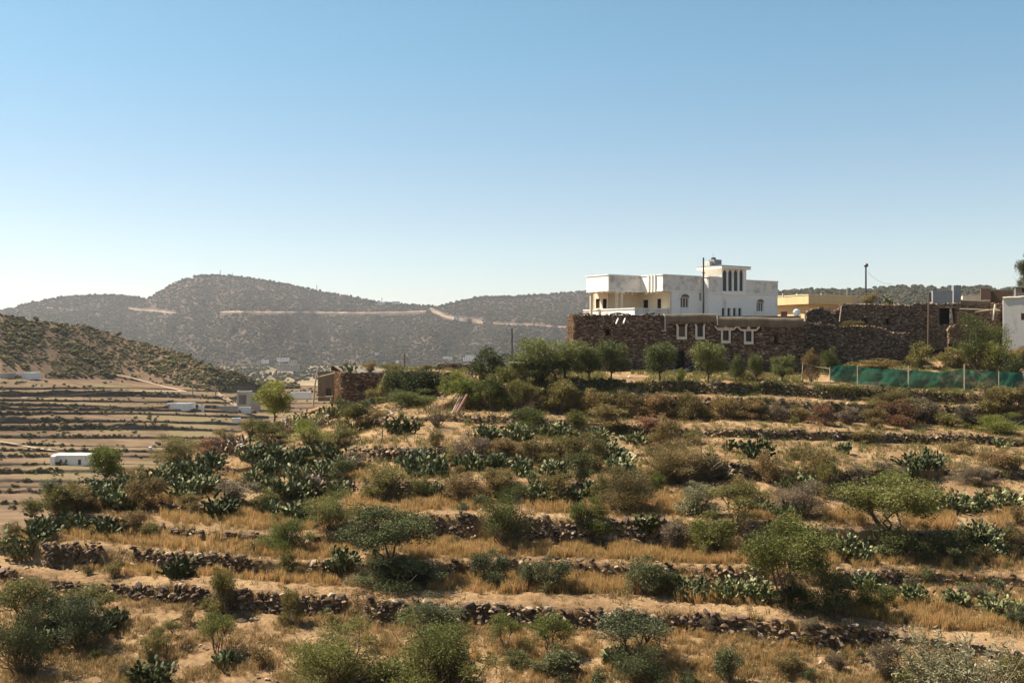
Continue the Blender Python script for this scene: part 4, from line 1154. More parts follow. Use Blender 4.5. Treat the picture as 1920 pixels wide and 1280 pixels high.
def join_rocks(name, items, mat, parent, seed=1):
    rg = np.random.default_rng(seed); V = []; Fc = []; T = []
    for i, (k, Rm, t) in enumerate(items):
        V.append(ROCKS[k] @ Rm.T + t); Fc.append(ICO_F + 12 * i); T.append(np.full(20, rg.uniform(0, 0.999)))
    q = obj_me(name, mesh_np(name, np.concatenate(V), np.concatenate(Fc), np.concatenate(T)), mat, parent); q['kind'] = 'stuff'; return q
def stone_wall(fb, ft, patches, label, indiv=300, sz=0.17, over=0.0, seed=1):
    """stones over a terrace riser; patches = (px0,px1,density)"""
    rg = np.random.default_rng(seed); items = []
    Yall = None
    for (a, b, dens) in patches:
        x = a
        while x < b:
            Y, D = HILL.cols(x); Y = Y[:, 0]; D = D[:, 0]
            k = [i for i, s_ in enumerate(HILL.segs) if s_[1] is ft][0]
            y0, y1, d0, d1 = Y[k], Y[k + 1], D[k], D[k + 1]
            s = sz * rg.uniform(0.7, 1.3)
            step = s * 1.45 / d0 * F
            hpx = y0 - y1 + over
            y = y0 + 2
            while y > y1 - 2 - over:
                if rg.uniform() < dens * (1.0 if fbm(x / 40, y / 25, seed, 2) > -0.35 else 0.25):
                    r = s * rg.uniform(0.55, 1.25)
                    t = np.clip((y0 - y) / max(y0 - y1, 1e-3), 0, 1); d = d0 + (d1 - d0) * t - 0.05 - 0.12 * rg.uniform(0, 1)
                    xx = x + rg.uniform(-0.5, 0.5) * step
                    items.append((rg.integers(0, 8), rotm(rg) * np.array([r * 1.15, r, r * 0.8])[None, :] * 0.70, np.array(P(xx, y + rg.uniform(-1.5, 1.5), d))))
                y -= s * 0.55 / d0 * F
            x += step * 0.78
    c = np.mean([i[2] for i in items], 0); c[2] = min(i[2][2] for i in items)
    w = empty('stone_wall', c); tag(w, label, 'wall', 'dry stone terrace walls')
    items = [(k, Rm, t - c) for k, Rm, t in items]
    size = [np.linalg.norm(Rm[:, 0]) / (t[1] + c[1]) for k, Rm, t in items]
    order = np.argsort(size)[::-1]
    for i in order[:indiv]:
        k, Rm, t = items[i]
        q = bpy.data.objects.new('stone', rock_me[k]); q.matrix_local = Matrix([[*Rm[j], t[j]] for j in range(3)] + [[0, 0, 0, 1]])
        COL.objects.link(q); q.parent = w
    rest = [items[i] for i in order[indiv:]]
    if rest: join_rocks('small_stones', rest, M['stone'], w, seed)
    return w
stone_wall(B1, T1, [(-40, 60, .8), (100, 640, 1.0), (690, 2300, 0.95)], 'long dry stone wall nearest the camera, running across the whole bottom', 300, 0.25, 0, 1)
stone_wall(B2, T2, [(86, 190, 1.0), (255, 475, .9), (567, 640, .8), (850, 1270, .5), (1300, 1420, .6), (1580, 1690, .95), (1700, 2300, .3)], 'broken second stone wall from the bottom, heaped in dark patches', 300, 0.22, 4, 2)
stone_wall(B3, T3, [(160, 230, .5), (295, 600, .95), (800, 890, .8), (985, 1260, .95), (1400, 1560, .4), (1700, 1900, .4)], 'tall third stone wall with rubble face behind the large round bush', 300, 0.24, 0, 3)
stone_wall(B4, T4, [(160, 360, .8), (640, 830, .9), (930, 1120, .5), (1350, 1460, .85), (1560, 1640, .8), (1760, 2300, .5)], 'low fourth stone wall, mostly hidden by the brown bushes', 200, 0.22, 0, 4)
stone_wall(B5, T5, [(400, 520, .6), (660, 900, .95), (1000, 1180, .6)], 'short dark stone wall below the bright sandy slope', 150, 0.24, 0, 5)
stone_wall(B6, T6, [(700, 800, .5), (820, 980, .8), (1000, 2300, .95)], 'long low stone edge across the upper sandy terrace', 200, 0.25, 0, 6)
stone_wall(Bk, Tk, [(860, 2300, .45)], 'overgrown rubble bank under the garden wall', 60, 0.26, 0, 7)
stone_wall(B7, T7, [(880, 2300, 1.0)], 'top retaining wall of pale and dark stones below the orchard and net fence', 300, 0.27, 2, 8)

# loose rocks on the bare slope
def loose(px, py, r, label):
    p = HILL.at(px, py); rg = np.random.default_rng(int(px))
    q = bpy.data.objects.new('boulder', rock_me[int(px) % 8]); q.scale = (r, r * .8, r * .6); q.rotation_euler = (0.2, 0.1, px); q.location = p
    COL.objects.link(q); tag(q, label, 'rock', 'loose boulders'); return q
for px, py, r, lab in [(340, 1158, .32, 'brown boulder on bare soil below the front wall, left'), (452, 1164, .35, 'pale boulder lowest of those under the front wall, left centre'), (478, 1160, .28, 'flat stone beside the pale boulder under the front wall'),
                   (1415, 1202, .22, 'small pale stone below the front wall, right of centre'), (1452, 1206, .26, 'whitish stone alone on the bare slope, right of centre'), (1112, 1188, .42, 'large pale boulder under the front wall, centre'),
                   (1132, 1196, .3, 'pale boulder right of the large one, centre'), (1540, 1242, .22, 'reddish stone on the bare slope, bottom right'), (1600, 868, .5, 'broad pale rock on the sandy slope, right'), (1642, 866, .35, 'small rock beside the broad pale one on the sandy slope'),
                   (1630, 876, .3, 'low rock under the broad pale one on the sandy slope'), (1598, 862, .3, 'topmost pale rock on the sandy slope'), (1183, 852, .6, 'rounded sandy boulder left of the very wide bush')]:
    q = loose(px, py, r, lab); q.material_slots[0].link = 'OBJECT'; q.material_slots[0].material = M['pebble']

# ------------------------------------------------------------------ grass and loose stones (uncountable)
def tuft(seed, nb, h, spread, lean, wd):
    rg = np.random.default_rng(seed); V = []; Fc = []
    for i in range(nb):
        a = rg.uniform(0, 6.28); r = spread * math.sqrt(rg.uniform(0, 1)); x, y = r * math.cos(a), r * math.sin(a)
        hh = h * rg.uniform(0.55, 1.1); b = rg.uniform(0, 6.28); l = lean * rg.uniform(0.2, 1) * hh
        dx, dy = math.cos(b) * l, math.sin(b) * l; c = rg.uniform(0, 6.28); wx, wy = math.cos(c) * wd, math.sin(c) * wd
        n = len(V)
        V += [(x - wx, y - wy, -0.04), (x + wx, y + wy, -0.04), (x + dx * .4 + wx * .8, y + dy * .4 + wy * .8, hh * .6), (x + dx * .4 - wx * .8, y + dy * .4 - wy * .8, hh * .6), (x + dx, y + dy, hh)]
        Fc += [(n, n + 1, n + 2, n + 3), (n + 3, n + 2, n + 4, n + 4)]
    V = np.array(V); t = rg.uniform(0, 0.99, len(Fc) // 2).repeat(2)
    F3 = []
    for f in Fc:
        if f[2] == f[3]: F3.append((f[0], f[1], f[2]))
        else: F3 += [(f[0], f[1], f[2]), (f[0], f[2], f[3])]
    tt = rg.uniform(0, 0.99, nb).repeat(3)
    return mesh_np('tuft', V, np.array(F3), tt)
GOLD = [(-40, 180, 945, 1020, .7), (170, 330, 880, 935, .5), (330, 480, 835, 900, .4), (235, 640, 1062, 1104, 1.0), (150, 240, 1060, 1080, .3), (750, 1290, 1074, 1112, 1.1), (1270, 1410, 1104, 1138, 1.1), (110, 660, 990, 1050, 1.1), (770, 1430, 1014, 1056, 1.2), (1540, 2300, 1040, 1072, .6),
        (300, 620, 956, 992, 1.0), (645, 910, 930, 966, 1.2), (985, 1140, 944, 970, 1.1), (1170, 1290, 930, 975, 1.0), (1370, 1490, 958, 978, 1.2), (1540, 1620, 955, 990, .9), (1690, 1790, 960, 995, .9),
        (635, 710, 888, 908, 1.2), (170, 340, 930, 955, 1.0), (1100, 1320, 1040, 1095, .8), (1560, 2300, 1125, 1182, .8), (640, 720, 1090, 1120, .8), (0, 60, 1010, 1050, .8), (1850, 2300, 940, 1030, .6),
        (600, 700, 1130, 1175, .35), (700, 1000, 1168, 1230, .3), (1200, 1500, 1185, 1260, .35), (960, 1130, 1175, 1290, .4), (1100, 1400, 1240, 1300, .4), (1440, 1620, 1195, 1240, .3), (850, 900, 1215, 1240, .6), (0, 30, 940, 1000, .8)]
pts = []; sc = []
rg = np.random.default_rng(314)
for a, b, c, d, den in GOLD:
    n = int((b - a) * (d - c) * 0.16 * den)
    px = rg.uniform(a, b, n); py = rg.uniform(c, d, n)
    q, kd = HILL.many(px, py)
    k = (kd == 0) & ~((py > T1(px) - 20) & (py < B1(px) + 3)) & ~((py > T3(px) - 9) & (py < T3(px) + 2)) & ~((py > T2(px) - 8) & (py < T2(px) + 2)) & (fbm(px / 16, py / 7, 5, 3) + 0.35 * rg.uniform(-1, 1, n) > (-0.16 if den > 0.7 else 0.08))
    pts.append(q[k]); s_ = 0.68 + 0.6 * fbm(px / 20, py / 9, 7, 3); sc.append((s_ * rg.uniform(0.6, 1.15, n) * (1 if den > .5 else .7))[k])
pts = np.concatenate(pts); sc = np.concatenate(sc)
print('golden tufts', len(pts))
scatter('golden_grass', pts, sc, rg.uniform(0, 6.28, len(pts)), rg.integers(0, 5, len(pts)), [(tuft(i, 16, 0.62, 0.16, 0.35, 0.011), M['grass']) for i in range(5)], 'tall golden dry grass standing in strips on the terraces')
# low scrub that fills the gaps between the bushes one can tell apart
scr = []
for i, (cm, kk) in enumerate((('o', 0), ('n', 1), ('v', 2), ('y', 3), ('g', 4), ('o', 5), ('u', 0), ('n', 3))):
    rg0 = np.random.default_rng(500 + i); K = 8; an = rg0.uniform(0, 6.28, K); rr = rg0.uniform(0, .3, K)
    cc = np.stack([np.cos(an) * rr, np.sin(an) * rr, rg0.uniform(.1, .45, K)], 1)
    Vs, Fs, ts = leaves(rg0, cc, np.full((K, 3), .24) * (1, 1, .8), 900, .085, .9, .25, .35, .35)
    scr.append((mesh_np('scrub', Vs, Fs, ts), LEAF[cm]))
n = 1550
px = rg.uniform(-250, 2380, n); py = rg.uniform(740, 1330, n)
q, kd = HILL.many(px, py); k = (kd >= 0) & (kd == 0) & (fbm(px / 70, py / 18, 45, 3) > 0.22) & (py > SIL(px) + 2) & ~((py > T1(px) - 28) & (py < B1(px) + 4)) & ~((py > 1175) & (rg.uniform(0, 1, n) < .6)) & ~((px > 1300) & (py > 820) & (py < 870)) & ~((px > 650) & (px < 850) & (py > 785) & (py < 838))
q = q[k]
scatter('low_scrub', q, rg.uniform(0.4, 1.3, len(q)), rg.uniform(0, 6.28, len(q)), rg.integers(0, 8, len(q)), scr, 'low mixed scrub between the larger bushes on the terraces')
# general dry herbs everywhere on the slope
n = 54000
px = rg.uniform(-250, 2380, n); py = 700 + rg.uniform(0, 1, n) ** 1.0 * 640
q, kd = HILL.many(px, py); k = ((kd == 0) | (rg.uniform(0, 1, n) < 0.5)) & (kd >= 0) & (fbm(px / 45, py / 16, 15, 4) > -0.22) & ~((py > T1(px) - 22) & (py < T1(px)) & (rg.uniform(0, 1, n) < .88)) & (py > np.maximum(T7(px), SIL(px)))
q = q[k]
scatter('dry_herbs', q, rg.uniform(0.35, 1.0, len(q)), rg.uniform(0, 6.28, len(q)), rg.integers(0, 4, len(q)), [(tuft(20 + i, 16, 0.34, 0.24, 0.9, 0.013), M['drygrass']) for i in range(4)], 'low dry herbs over the terraces')
n = 25000
px = rg.uniform(600, 2300, n); py = np.where(rg.uniform(0, 1, n) < 0.75, rg.uniform(670, 742, n), rg.uniform(735, 900, n))
q, kd = HILL.many(px, py); k = (kd >= 0) & (fbm(px / 40, py / 12, 25, 4) > -0.2)
q = q[k]
scatter('green_herbs', q, rg.uniform(0.4, 1.2, len(q)), rg.uniform(0, 6.28, len(q)), rg.integers(0, 4, len(q)), [(tuft(40 + i, 16, 0.38, 0.26, 0.9, 0.016), M['greengrass']) for i in range(4)], 'yellow-green weeds around the orchard and upper terraces')
n = 20000
px = rg.uniform(-250, 2380, n); py = 760 + 580 * rg.uniform(0, 1, n) ** 0.75
q, kd = HILL.many(px, py); k = (kd >= 0) & (fbm(px / 60, py / 22, 35, 4) > -0.05)
q = q[k]
pm = []
for i in range(5):
    m_ = mesh_np('pebble', ROCKS[i] * (1, 1, 0.7), ICO_F, np.zeros(20)); m_.materials.append(M['pebble']); pm.append((m_, None))
scatter('loose_stones', q, 0.025 + 0.11 * rg.uniform(0, 1, len(q)) ** 3, rg.uniform(0, 6.28, len(q)), rg.integers(0, 5, len(q)), pm, 'small stones strewn over the bare soil')
# ------------------------------------------------------------------ buildings
class Frame:
    def __init__(s, px, D, deg):
        s.o = ((px - 960) / F * D, D); s.c, s.s = math.cos(R(deg)), math.sin(R(deg)); s.deg = deg
    def xy(s, u, v): return (s.o[0] + u * s.c - v * s.s, s.o[1] + u * s.s + v * s.c)
    def w(s, u, v, z): return Vector((*s.xy(u, v), z))
    def u_at(s, v, px):
        k = (px - 960) / F; ox, oy = s.o
        return (k * (oy + v * s.c) - ox + v * s.s) / (s.c - k * s.s)
    def v_at(s, u, px):
        k = (px - 960) / F; ox, oy = s.o
        return (ox + u * s.c - k * (oy + u * s.s)) / (s.s + k * s.c)
    def z_at(s, u, v, py): return (640 - py) / F * s.xy(u, v)[1]
    def box(s, mb, u0, u1, v0, v1, z0, z1):
        mb.prism([s.xy(u0, v0), s.xy(u1, v0), s.xy(u1, v1), s.xy(u0, v1)], z0, z1); return mb

class Face:
    """one facade plane. axis 'u': v fixed, faces -v. axis 'v': u fixed, faces -u"""
    def __init__(s, fr, axis, fixed): s.fr, s.axis, s.k = fr, axis, fixed
    def a(s, px): return s.fr.u_at(s.k, px) if s.axis == 'u' else s.fr.v_at(s.k, px)
    def uv(s, a, d): return (a, s.k + d) if s.axis == 'u' else (s.k + d, a)
    def z(s, px, py): u, v = s.uv(s.a(px), 0); return s.fr.z_at(u, v, py)
    def slab(s, mb, a0, a1, d0, d1, z0, z1):
        u0, v0 = s.uv(a0, d0); u1, v1 = s.uv(a1, d1); s.fr.box(mb, u0, u1, v0, v1, z0, z1); return mb
    def rect(s, x0, x1, y0, y1):
        """photo rectangle -> a0, a1, z0, z1 on the plane"""
        a0, a1 = s.a(x0), s.a(x1); xm, = ((x0 + x1) / 2,)
        z1, z0 = s.z(xm, y0), s.z(xm, y1)
        return (min(a0, a1), max(a0, a1), z0, z1)
    def wall(s, mb, a0, a1, z0, z1, holes=(), th=0.3):
        a0, a1 = min(a0, a1), max(a0, a1)
        ed = sorted({a0, a1, *[min(max(h[0], a0), a1) for h in holes], *[min(max(h[1], a0), a1) for h in holes]})
        for p, q in zip(ed[:-1], ed[1:]):
            if q - p < 1e-4: continue
            m = (p + q) / 2; hs = sorted([(h[2], h[3]) for h in holes if h[0] < m < h[1]])
            z = z0
            for h0, h1 in hs:
                if h0 > z + 1e-4: s.slab(mb, p, q, 0, th, z, h0)
                z = max(z, h1)
            if z < z1 - 1e-4: s.slab(mb, p, q, 0, th, z, z1)
        return mb

def window(face, r, parent, glass='darkpane', frame='whitepaint', bars=1, fw=0.06, name='window', depth=0.16, arch=False, label=None):
    a0, a1, z0, z1 = r
    m = MB()
    face.slab(m, a0, a0 + fw, depth - .04, depth + .04, z0, z1); face.slab(m, a1 - fw, a1, depth - .04, depth + .04, z0, z1)
    face.slab(m, a0 + fw, a1 - fw, depth - .04, depth + .04, z0, z0 + fw); face.slab(m, a0 + fw, a1 - fw, depth - .04, depth + .04, z1 - fw, z1)
    for i in range(bars):
        t = a0 + (a1 - a0) * (i + 1) / (bars + 1); face.slab(m, t - fw / 2, t + fw / 2, depth - .03, depth + .03, z0 + fw, z1 - fw)
    w = m.build(name, M[frame], parent)
    if label: w['label'] = label
    m = MB(); face.slab(m, a0 + .01, a1 - .01, depth + .05, depth + .09, z0 + .01, z1 - .01)
    me = m.mesh('pane'); me.transform(Matrix.Translation(parent.location).inverted())
    g = obj_me('pane', me, M[glass], w)
    return w

# ===== the white house
DS = HILL.D_at(1290, 697)               # stone building's front
DH = DS + 11.0
fr = Frame(1243, DH, 35)
H = empty('white_house', (*fr.xy(4, 3), 0)); tag(H, 'large white two-storey house with roof parapets, corner tower and columned balcony on the hill top', 'house')
zt = fr.z_at(0, 0, 515.5); zb = fr.z_at(0, 0, 545.0)      # parapet band top and bottom
z_floor = fr.z_at(0, 0, 592.0); z_base = -3.0
uB = fr.u_at(0.05, 1256)                 # lit lower wall plane
vC = 0.05
# upper plan: C(0,0) -> back to B -> A -> P0
vA = None
# roof edge A-B plane: v where line from C back along +v reaches px 1201
vA = fr.v_at(0, 1201.5); uA = fr.u_at(vA, 1141); vP = fr.v_at(uA, 1100)
u13 = fr.u_at(0, 1317)
fE = fr.v_at(u13, 1327.5)                # front plane of the tower block
uE = u13; vE = fE
uT0 = fr.u_at(vE, 1352.5); uT1 = fr.u_at(vE, 1398); uF = fr.u_at(vE, 1458)
vW = vA + 1.9; uWl = fr.u_at(vW, 1140); vL = fr.v_at(uWl, 1112)
V_BACK = vL - .02
def hb(name, mat, fn):
    m = MB(); fn(m); return m.build(name, M[mat], H)
# roof slabs (with the undersides seen over the balcony)
hb('roof_slab', 'cream', lambda m: (fr.box(m, 0.02, uF - .1, 0.02, V_BACK, zb - .02, zb + .22), fr.box(m, uA + .02, 0.0, vA + .02, vP - .02, zb - .015, zb + .22)))
# parapet bands
PAR = 0.16
def band(name, mat, face, a0, a1, z0, z1, out=0.0, copx=0.07):
    m = MB(); face.slab(m, min(a0, a1), max(a0, a1), -out, PAR, z0, z1); o_ = m.build(name, M[mat], H)
    m = MB(); face.slab(m, min(a0, a1) - copx, max(a0, a1) + copx, -out - copx, PAR + .05, z1 + .003, z1 + .11)
    me = m.mesh('coping'); me.transform(Matrix.Translation(H.location).inverted()); obj_me('coping', me, M['white'], o_)
    m = MB(); face.slab(m, min(a0, a1) - copx * .6, max(a0, a1) + copx * .6, -out - copx * .7, -out - .002, z0 - .04, z0 + .10)
    me = m.mesh('moulding'); me.transform(Matrix.Translation(H.location).inverted()); obj_me('moulding', me, M['white'], o_)
    return o_
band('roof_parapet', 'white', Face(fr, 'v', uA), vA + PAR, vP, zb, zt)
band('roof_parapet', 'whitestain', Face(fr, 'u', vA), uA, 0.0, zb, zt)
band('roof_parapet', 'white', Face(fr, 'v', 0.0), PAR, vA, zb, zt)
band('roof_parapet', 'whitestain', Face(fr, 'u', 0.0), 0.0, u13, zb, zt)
# fins on the lit parapet
f0 = Face(fr, 'v', 0.0)
for i, pxx in enumerate((1217.0, 1223.0, 1229.0)):
    a = f0.a(pxx); m = MB(); f0.slab(m, a - .09, a + .09, -.16, -.003, zb - .1, zt + .14); m.build('parapet_fin', M['white'], H)
# lower walls
fl = Face(fr, 'v', uWl); hs = [fl.rect(1117, 1124.5, 560, 578), fl.rect(1130, 1137.5, 560, 578)]
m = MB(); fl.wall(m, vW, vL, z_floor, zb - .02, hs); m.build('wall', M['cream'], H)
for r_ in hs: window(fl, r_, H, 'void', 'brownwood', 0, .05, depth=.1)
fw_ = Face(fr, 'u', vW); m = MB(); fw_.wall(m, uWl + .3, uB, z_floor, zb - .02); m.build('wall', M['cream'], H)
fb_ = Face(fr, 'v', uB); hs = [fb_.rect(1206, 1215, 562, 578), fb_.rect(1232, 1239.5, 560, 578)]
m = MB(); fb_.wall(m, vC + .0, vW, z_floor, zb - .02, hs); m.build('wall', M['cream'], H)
for r_ in hs: window(fb_, r_, H, 'void', 'brownwood', 0, .05, depth=.1)
fc_ = Face(fr, 'u', vC); aw = fc_.rect(1276, 1292, 557, 577); sl = fc_.rect(1311.5, 1315.5, 549, 564)
m = MB(); fc_.wall(m, uB + .3, u13 + .6, z_base, zb - .02, [aw, sl]); m.build('wall', M['white'], H)
m = MB(); fb2 = Face(fr, 'v', uB + .002); fb2.wall(m, vC + .001, vW, z_base, z_floor - .25); m.build('wall', M['white'], H)
window(fc_, sl, H, bars=0, fw=.03)
def arched(face, r, parent, glass, lab=None):
    a0, a1, z0, z1 = r
    w = window(face, r, parent, glass, 'whitepaint', 2, .07, label=lab)
    m = MB(); n = 10; c = (a0 + a1) / 2; rr = (a1 - a0) / 2 + .14
    for i in range(n):
        t0, t1 = math.pi * i / n, math.pi * (i + 1) / n; tm = (t0 + t1) / 2
        am, zm = c + rr * math.cos(tm), z1 - .05 + rr * .62 * math.sin(tm)
        face.slab(m, am - .14, am + .14, -.07 - .004 * (i % 2), -.003, zm - .09, zm + .09)
    me = m.mesh('arch_moulding'); me.transform(Matrix.Translation(parent.location).inverted()); obj_me('arch_moulding', me, M['white'], w)
    m = MB(); face.slab(m, a0 - .1, a1 + .1, -.1, -.003, z0 - .1, z0); me = m.mesh('sill'); me.transform(Matrix.Translation(parent.location).inverted()); obj_me('sill', me, M['white'], w)
    m = MB()
    for i in range(8):
        hh = math.sqrt(max(0, 1 - ((i + .5) / 4 - 1) ** 2)) * (a1 - a0) / 2 * .62
        face.slab(m, a0 + (a1 - a0) * i / 8, a0 + (a1 - a0) * (i + 1) / 8, -.03, -.004, z1 - .0, z1 + hh)
    me = m.mesh('fanlight'); me.transform(Matrix.Translation(parent.location).inverted()); obj_me('fanlight', me, M[glass], w)
arched(fc_, aw, H, 'brownpane', 'arched window with brown screen left of the tower')
# tower block: low front part, tower, right wing
fe = Face(fr, 'v', uE); ff = Face(fr, 'u', vE)
zt_l = fr.z_at(uE, vE, 519.5); zt_r = fr.z_at(uT1, vE, 526.0)
m = MB(); fe.wall(m, vE, 0.05, z_base, zb - .04); m.build('wall', M['white'], H)
bot = [ff.rect(a, b, 577, 592.5) for a, b in ((1353.5, 1360), (1364, 1370.5), (1374.5, 1381), (1384.5, 1391))]
rw = ff.rect(1418.5, 1432, 566, 584)
m = MB(); ff.wall(m, uE + .3, uF, z_base, zb - .04, bot + [rw]); m.build('wall', M['white'], H)
m = MB(); Face(fr, 'v', uF - .3).wall(m, vE + .3, vE + 7, z_base, zb - .04); m.build('wall', M['white'], H)
for r_ in bot: window(ff, r_, H, bars=0, fw=.05)
arched(ff, rw, H, 'brownpane', 'arched window with small panes on the right wing')
band('roof_parapet', 'white', fe, vE + PAR, -.02, zb - .04, zt_l, 0.05)
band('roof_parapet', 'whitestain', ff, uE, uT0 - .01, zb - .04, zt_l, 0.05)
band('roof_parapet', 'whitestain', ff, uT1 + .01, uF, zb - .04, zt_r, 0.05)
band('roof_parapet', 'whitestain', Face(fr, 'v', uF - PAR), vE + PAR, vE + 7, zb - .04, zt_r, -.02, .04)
# tower
ft_ = Face(fr, 'u', vE - .12); ftl = Face(fr, 'v', uT0); z_tt = fr.z_at(uT0, vE, 503.5)
vT = fr.v_at(uT0, 1316)
tall = [ft_.rect(a, b, 512, 546) for a, b in ((1355, 1363), (1365.5, 1373), (1376, 1383.5), (1386.5, 1393.5))]
m = MB(); ft_.wall(m, uT0, uT1, zb - .3, z_tt, tall + [(r_[0] + .0, r_[1] - .0, r_[3], r_[3] + (r_[3] - r_[2]) * .2) for r_ in tall], .35); m.build('tower_front', M['white'], H)
for r_ in tall:
    m = MB(); a0, a1, z0, z1 = r_; ap = z1 + (z1 - z0) * .2; c = (a0 + a1) / 2
    # wall wedges that close the rectangle to a pointed arch
    for s_, e in ((-1, a0), (1, a1)):
        n = 5
        for i in range(n):
            t = (i + .5) / n; wdt = (a1 - a0) / 2 * (1 - (t ** 1.6)); zz0 = z1 + (ap - z1) * i / n; zz1 = z1 + (ap - z1) * (i + 1) / n
            if s_ < 0: ft_.slab(m, a0, c - wdt, .01, .34, zz0, zz1)
            else: ft_.slab(m, c + wdt, a1, .01, .34, zz0, zz1)
    m.build('pointed_head', M['white'], H)
    window(ft_, (a0, a1, z0, ap), H, bars=0, fw=.03, depth=.10)
m = MB(); ftl.wall(m, vE + .23, vT, zb - .3, z_tt, (), .3); m.build('tower_side', M['white'], H)
m = MB(); Face(fr, 'v', uT1 - .3).wall(m, vE + .23, vT, zb - .3, z_tt, (), .3); Face(fr, 'u', vT - .3).wall(m, uT0 + .3, uT1 - .3, zb - .3, z_tt); m.build('tower_back', M['white'], H)
m = MB(); Face(fr, 'v', uT0 - .06).slab(m, vE - .1, vT, 0, .055, zt_l - .15, zt_l + .05); m.build('tower_moulding', M['white'], H)
m = MB(); fr.box(m, uT0 - .45, uT1 + .35, vE - .5, vT + .45, z_tt, z_tt + .32); m.build('tower_roof', M['white'], H)
m = MB(); fr.box(m, uT0 - .5, uT1 + .4, vE - .55, vT + .5, z_tt + .323, z_tt + .38); m.build('tower_roof_felt', M['tank'], H)
# back and left closing walls
m = MB(); Face(fr, 'u', V_BACK - .3).wall(m, uWl, uF, z_base, zb - .03); Face(fr, 'v', uWl + .003).wall(m, vL, V_BACK - .3, z_base, zb - .03); m.build('wall', M['cream'], H)
# balcony: slab, parapet, columns, brackets
vb = vC + .3; ubl = fr.u_at(vb, 1190); vbl = fr.v_at(ubl, 1094.5)
zp1 = fr.z_at(ubl, vb, 577.5); zp0 = zp1 - 1.0
m = MB(); fr.box(m, ubl + .02, uB - .01, vb + .02, vbl - .02, z_floor - .35, z_floor - .05); m.build('balcony_floor', M['cream'], H)
def bal(face, a0, a1, mat):
    m = MB(); face.slab(m, a0, a1, 0, .15, z_floor - 1.2, zp1 - .08); b_ = m.build('balcony_parapet', M[mat], H)
    m = MB(); face.slab(m, a0 - .06, a1 + .06, -.08, .2, zp1 - .08, zp1 + .03); me = m.mesh('coping'); me.transform(Matrix.Translation(H.location).inverted()); obj_me('coping', me, M['white'], b_)
bal(Face(fr, 'v', ubl), vb + .15, vbl, 'white'); bal(Face(fr, 'u', vb), ubl, uB - .02, 'whitestain')
m = MB(); Face(fr, 'v', ubl).slab(m, fr.v_at(ubl, 1139.5), fr.v_at(ubl, 1137), -.03, -.003, z_floor - 1.2, zp1 - .1); m.build('drain_pipe', M['cream'], H)
def column(u, v):
    p = fr.w(u, v, 0); m = MB(); n = 10
    m.tube([(p.x, p.y, z_floor - .1), (p.x, p.y, zb - .02)], .17, 10); c = m.build('column', M['cream'], H)
    m = MB(); m.box((p.x, p.y, zb - .12), (.5, .5, .18), R(35)); me = m.mesh('capital'); me.transform(Matrix.Translation(H.location).inverted()); obj_me('capital', me, M['white'], c)
column(fr.u_at(vA + .35, 1156), vA + .35); column(fr.u_at(vA + .35, 1165), vA + .35); column(uA + .3, fr.v_at(uA + .3, 1108.5))
for i in range(7):
    t = (i + .5) / 7; u_ = uA + .5 + t * (-.6 - uA); m = MB(); fr.box(m, u_ - .05, u_ + .05, vA + .25, vA + .65, zb - .22 - .12 * (i % 2), zb - .025); m.build('roof_bracket', M['white'], H)
for i in range(4):
    v_ = vA + .6 + i * (vP - vA - .9) / 3.4; m = MB(); fr.box(m, uA + .2, uA + .6, v_ - .18, v_ + .18, zb - .2, zb - .025); m.build('roof_bracket', M['white'], H)
for i in range(4):
    v_ = .5 + i * (vA - .9) / 3.3; m = MB(); fr.box(m, .12, .5, v_ - .12, v_ + .12, zb - .26, zb - .025); m.build('roof_bracket', M['white'], H)
# ground floor masses behind the stone house
m = MB(); fr.box(m, uB + .6, uF - .6, .8, V_BACK - .8, z_base, z_floor - .4); m.build('ground_storey', M['white'], H)
# things on the roof
tp = fr.w(uT0 + 1.0, vE + 2.0, z_tt + .38)
t = empty('water_tank', tp, R(35)); tag(t, 'small dark water tank on top of the white tower', 'water tank')
m = MB(); m.box((0, 0, .42), (1.25, 1.0, .84)); me = m.mesh('tank_body'); obj_me('tank_body', me, M['tank'], t)
m = MB(); m.box((-.95, 0.1, .3), (.55, .8, .62)); obj_me('tank_side_box', m.mesh('tank_side_box'), M['grey'], t)
m = MB(); m.tube([(-.35, -.1, .84), (-.35, -.1, 1.08)], .28, 8); obj_me('tank_lid', m.mesh('tank_lid'), M['metal'], t)
m = MB(); m.tube([(-.2, .1, .8), (-.2, .1, 1.7)], .02, 4); obj_me('vent_pipe', m.mesh('vent_pipe'), M['metal'], t)
pD = fr.xy(uE, vE)[1] - 2.0
p0 = P(1319, 592, pD); m = MB(); m.tube([p0 - Vector((0, 0, 3.2)), P(1319, 483, pD)], [.12, .09], 8)
m.tube([P(1316, 512, pD), P(1322, 512, pD)], .05, 5)
o = m.build('utility_pole', M['metal'], None, (p0.x, p0.y, p0.z - 3.2)); tag(o, 'tall dark bare pole rising in front of the white tower', 'pole')
r_c = MB(); r_c.tube([P(1324, 518, DH), P(1330, 500, DH + 2), P(1342, 497, DH + 3)], .015, 4)

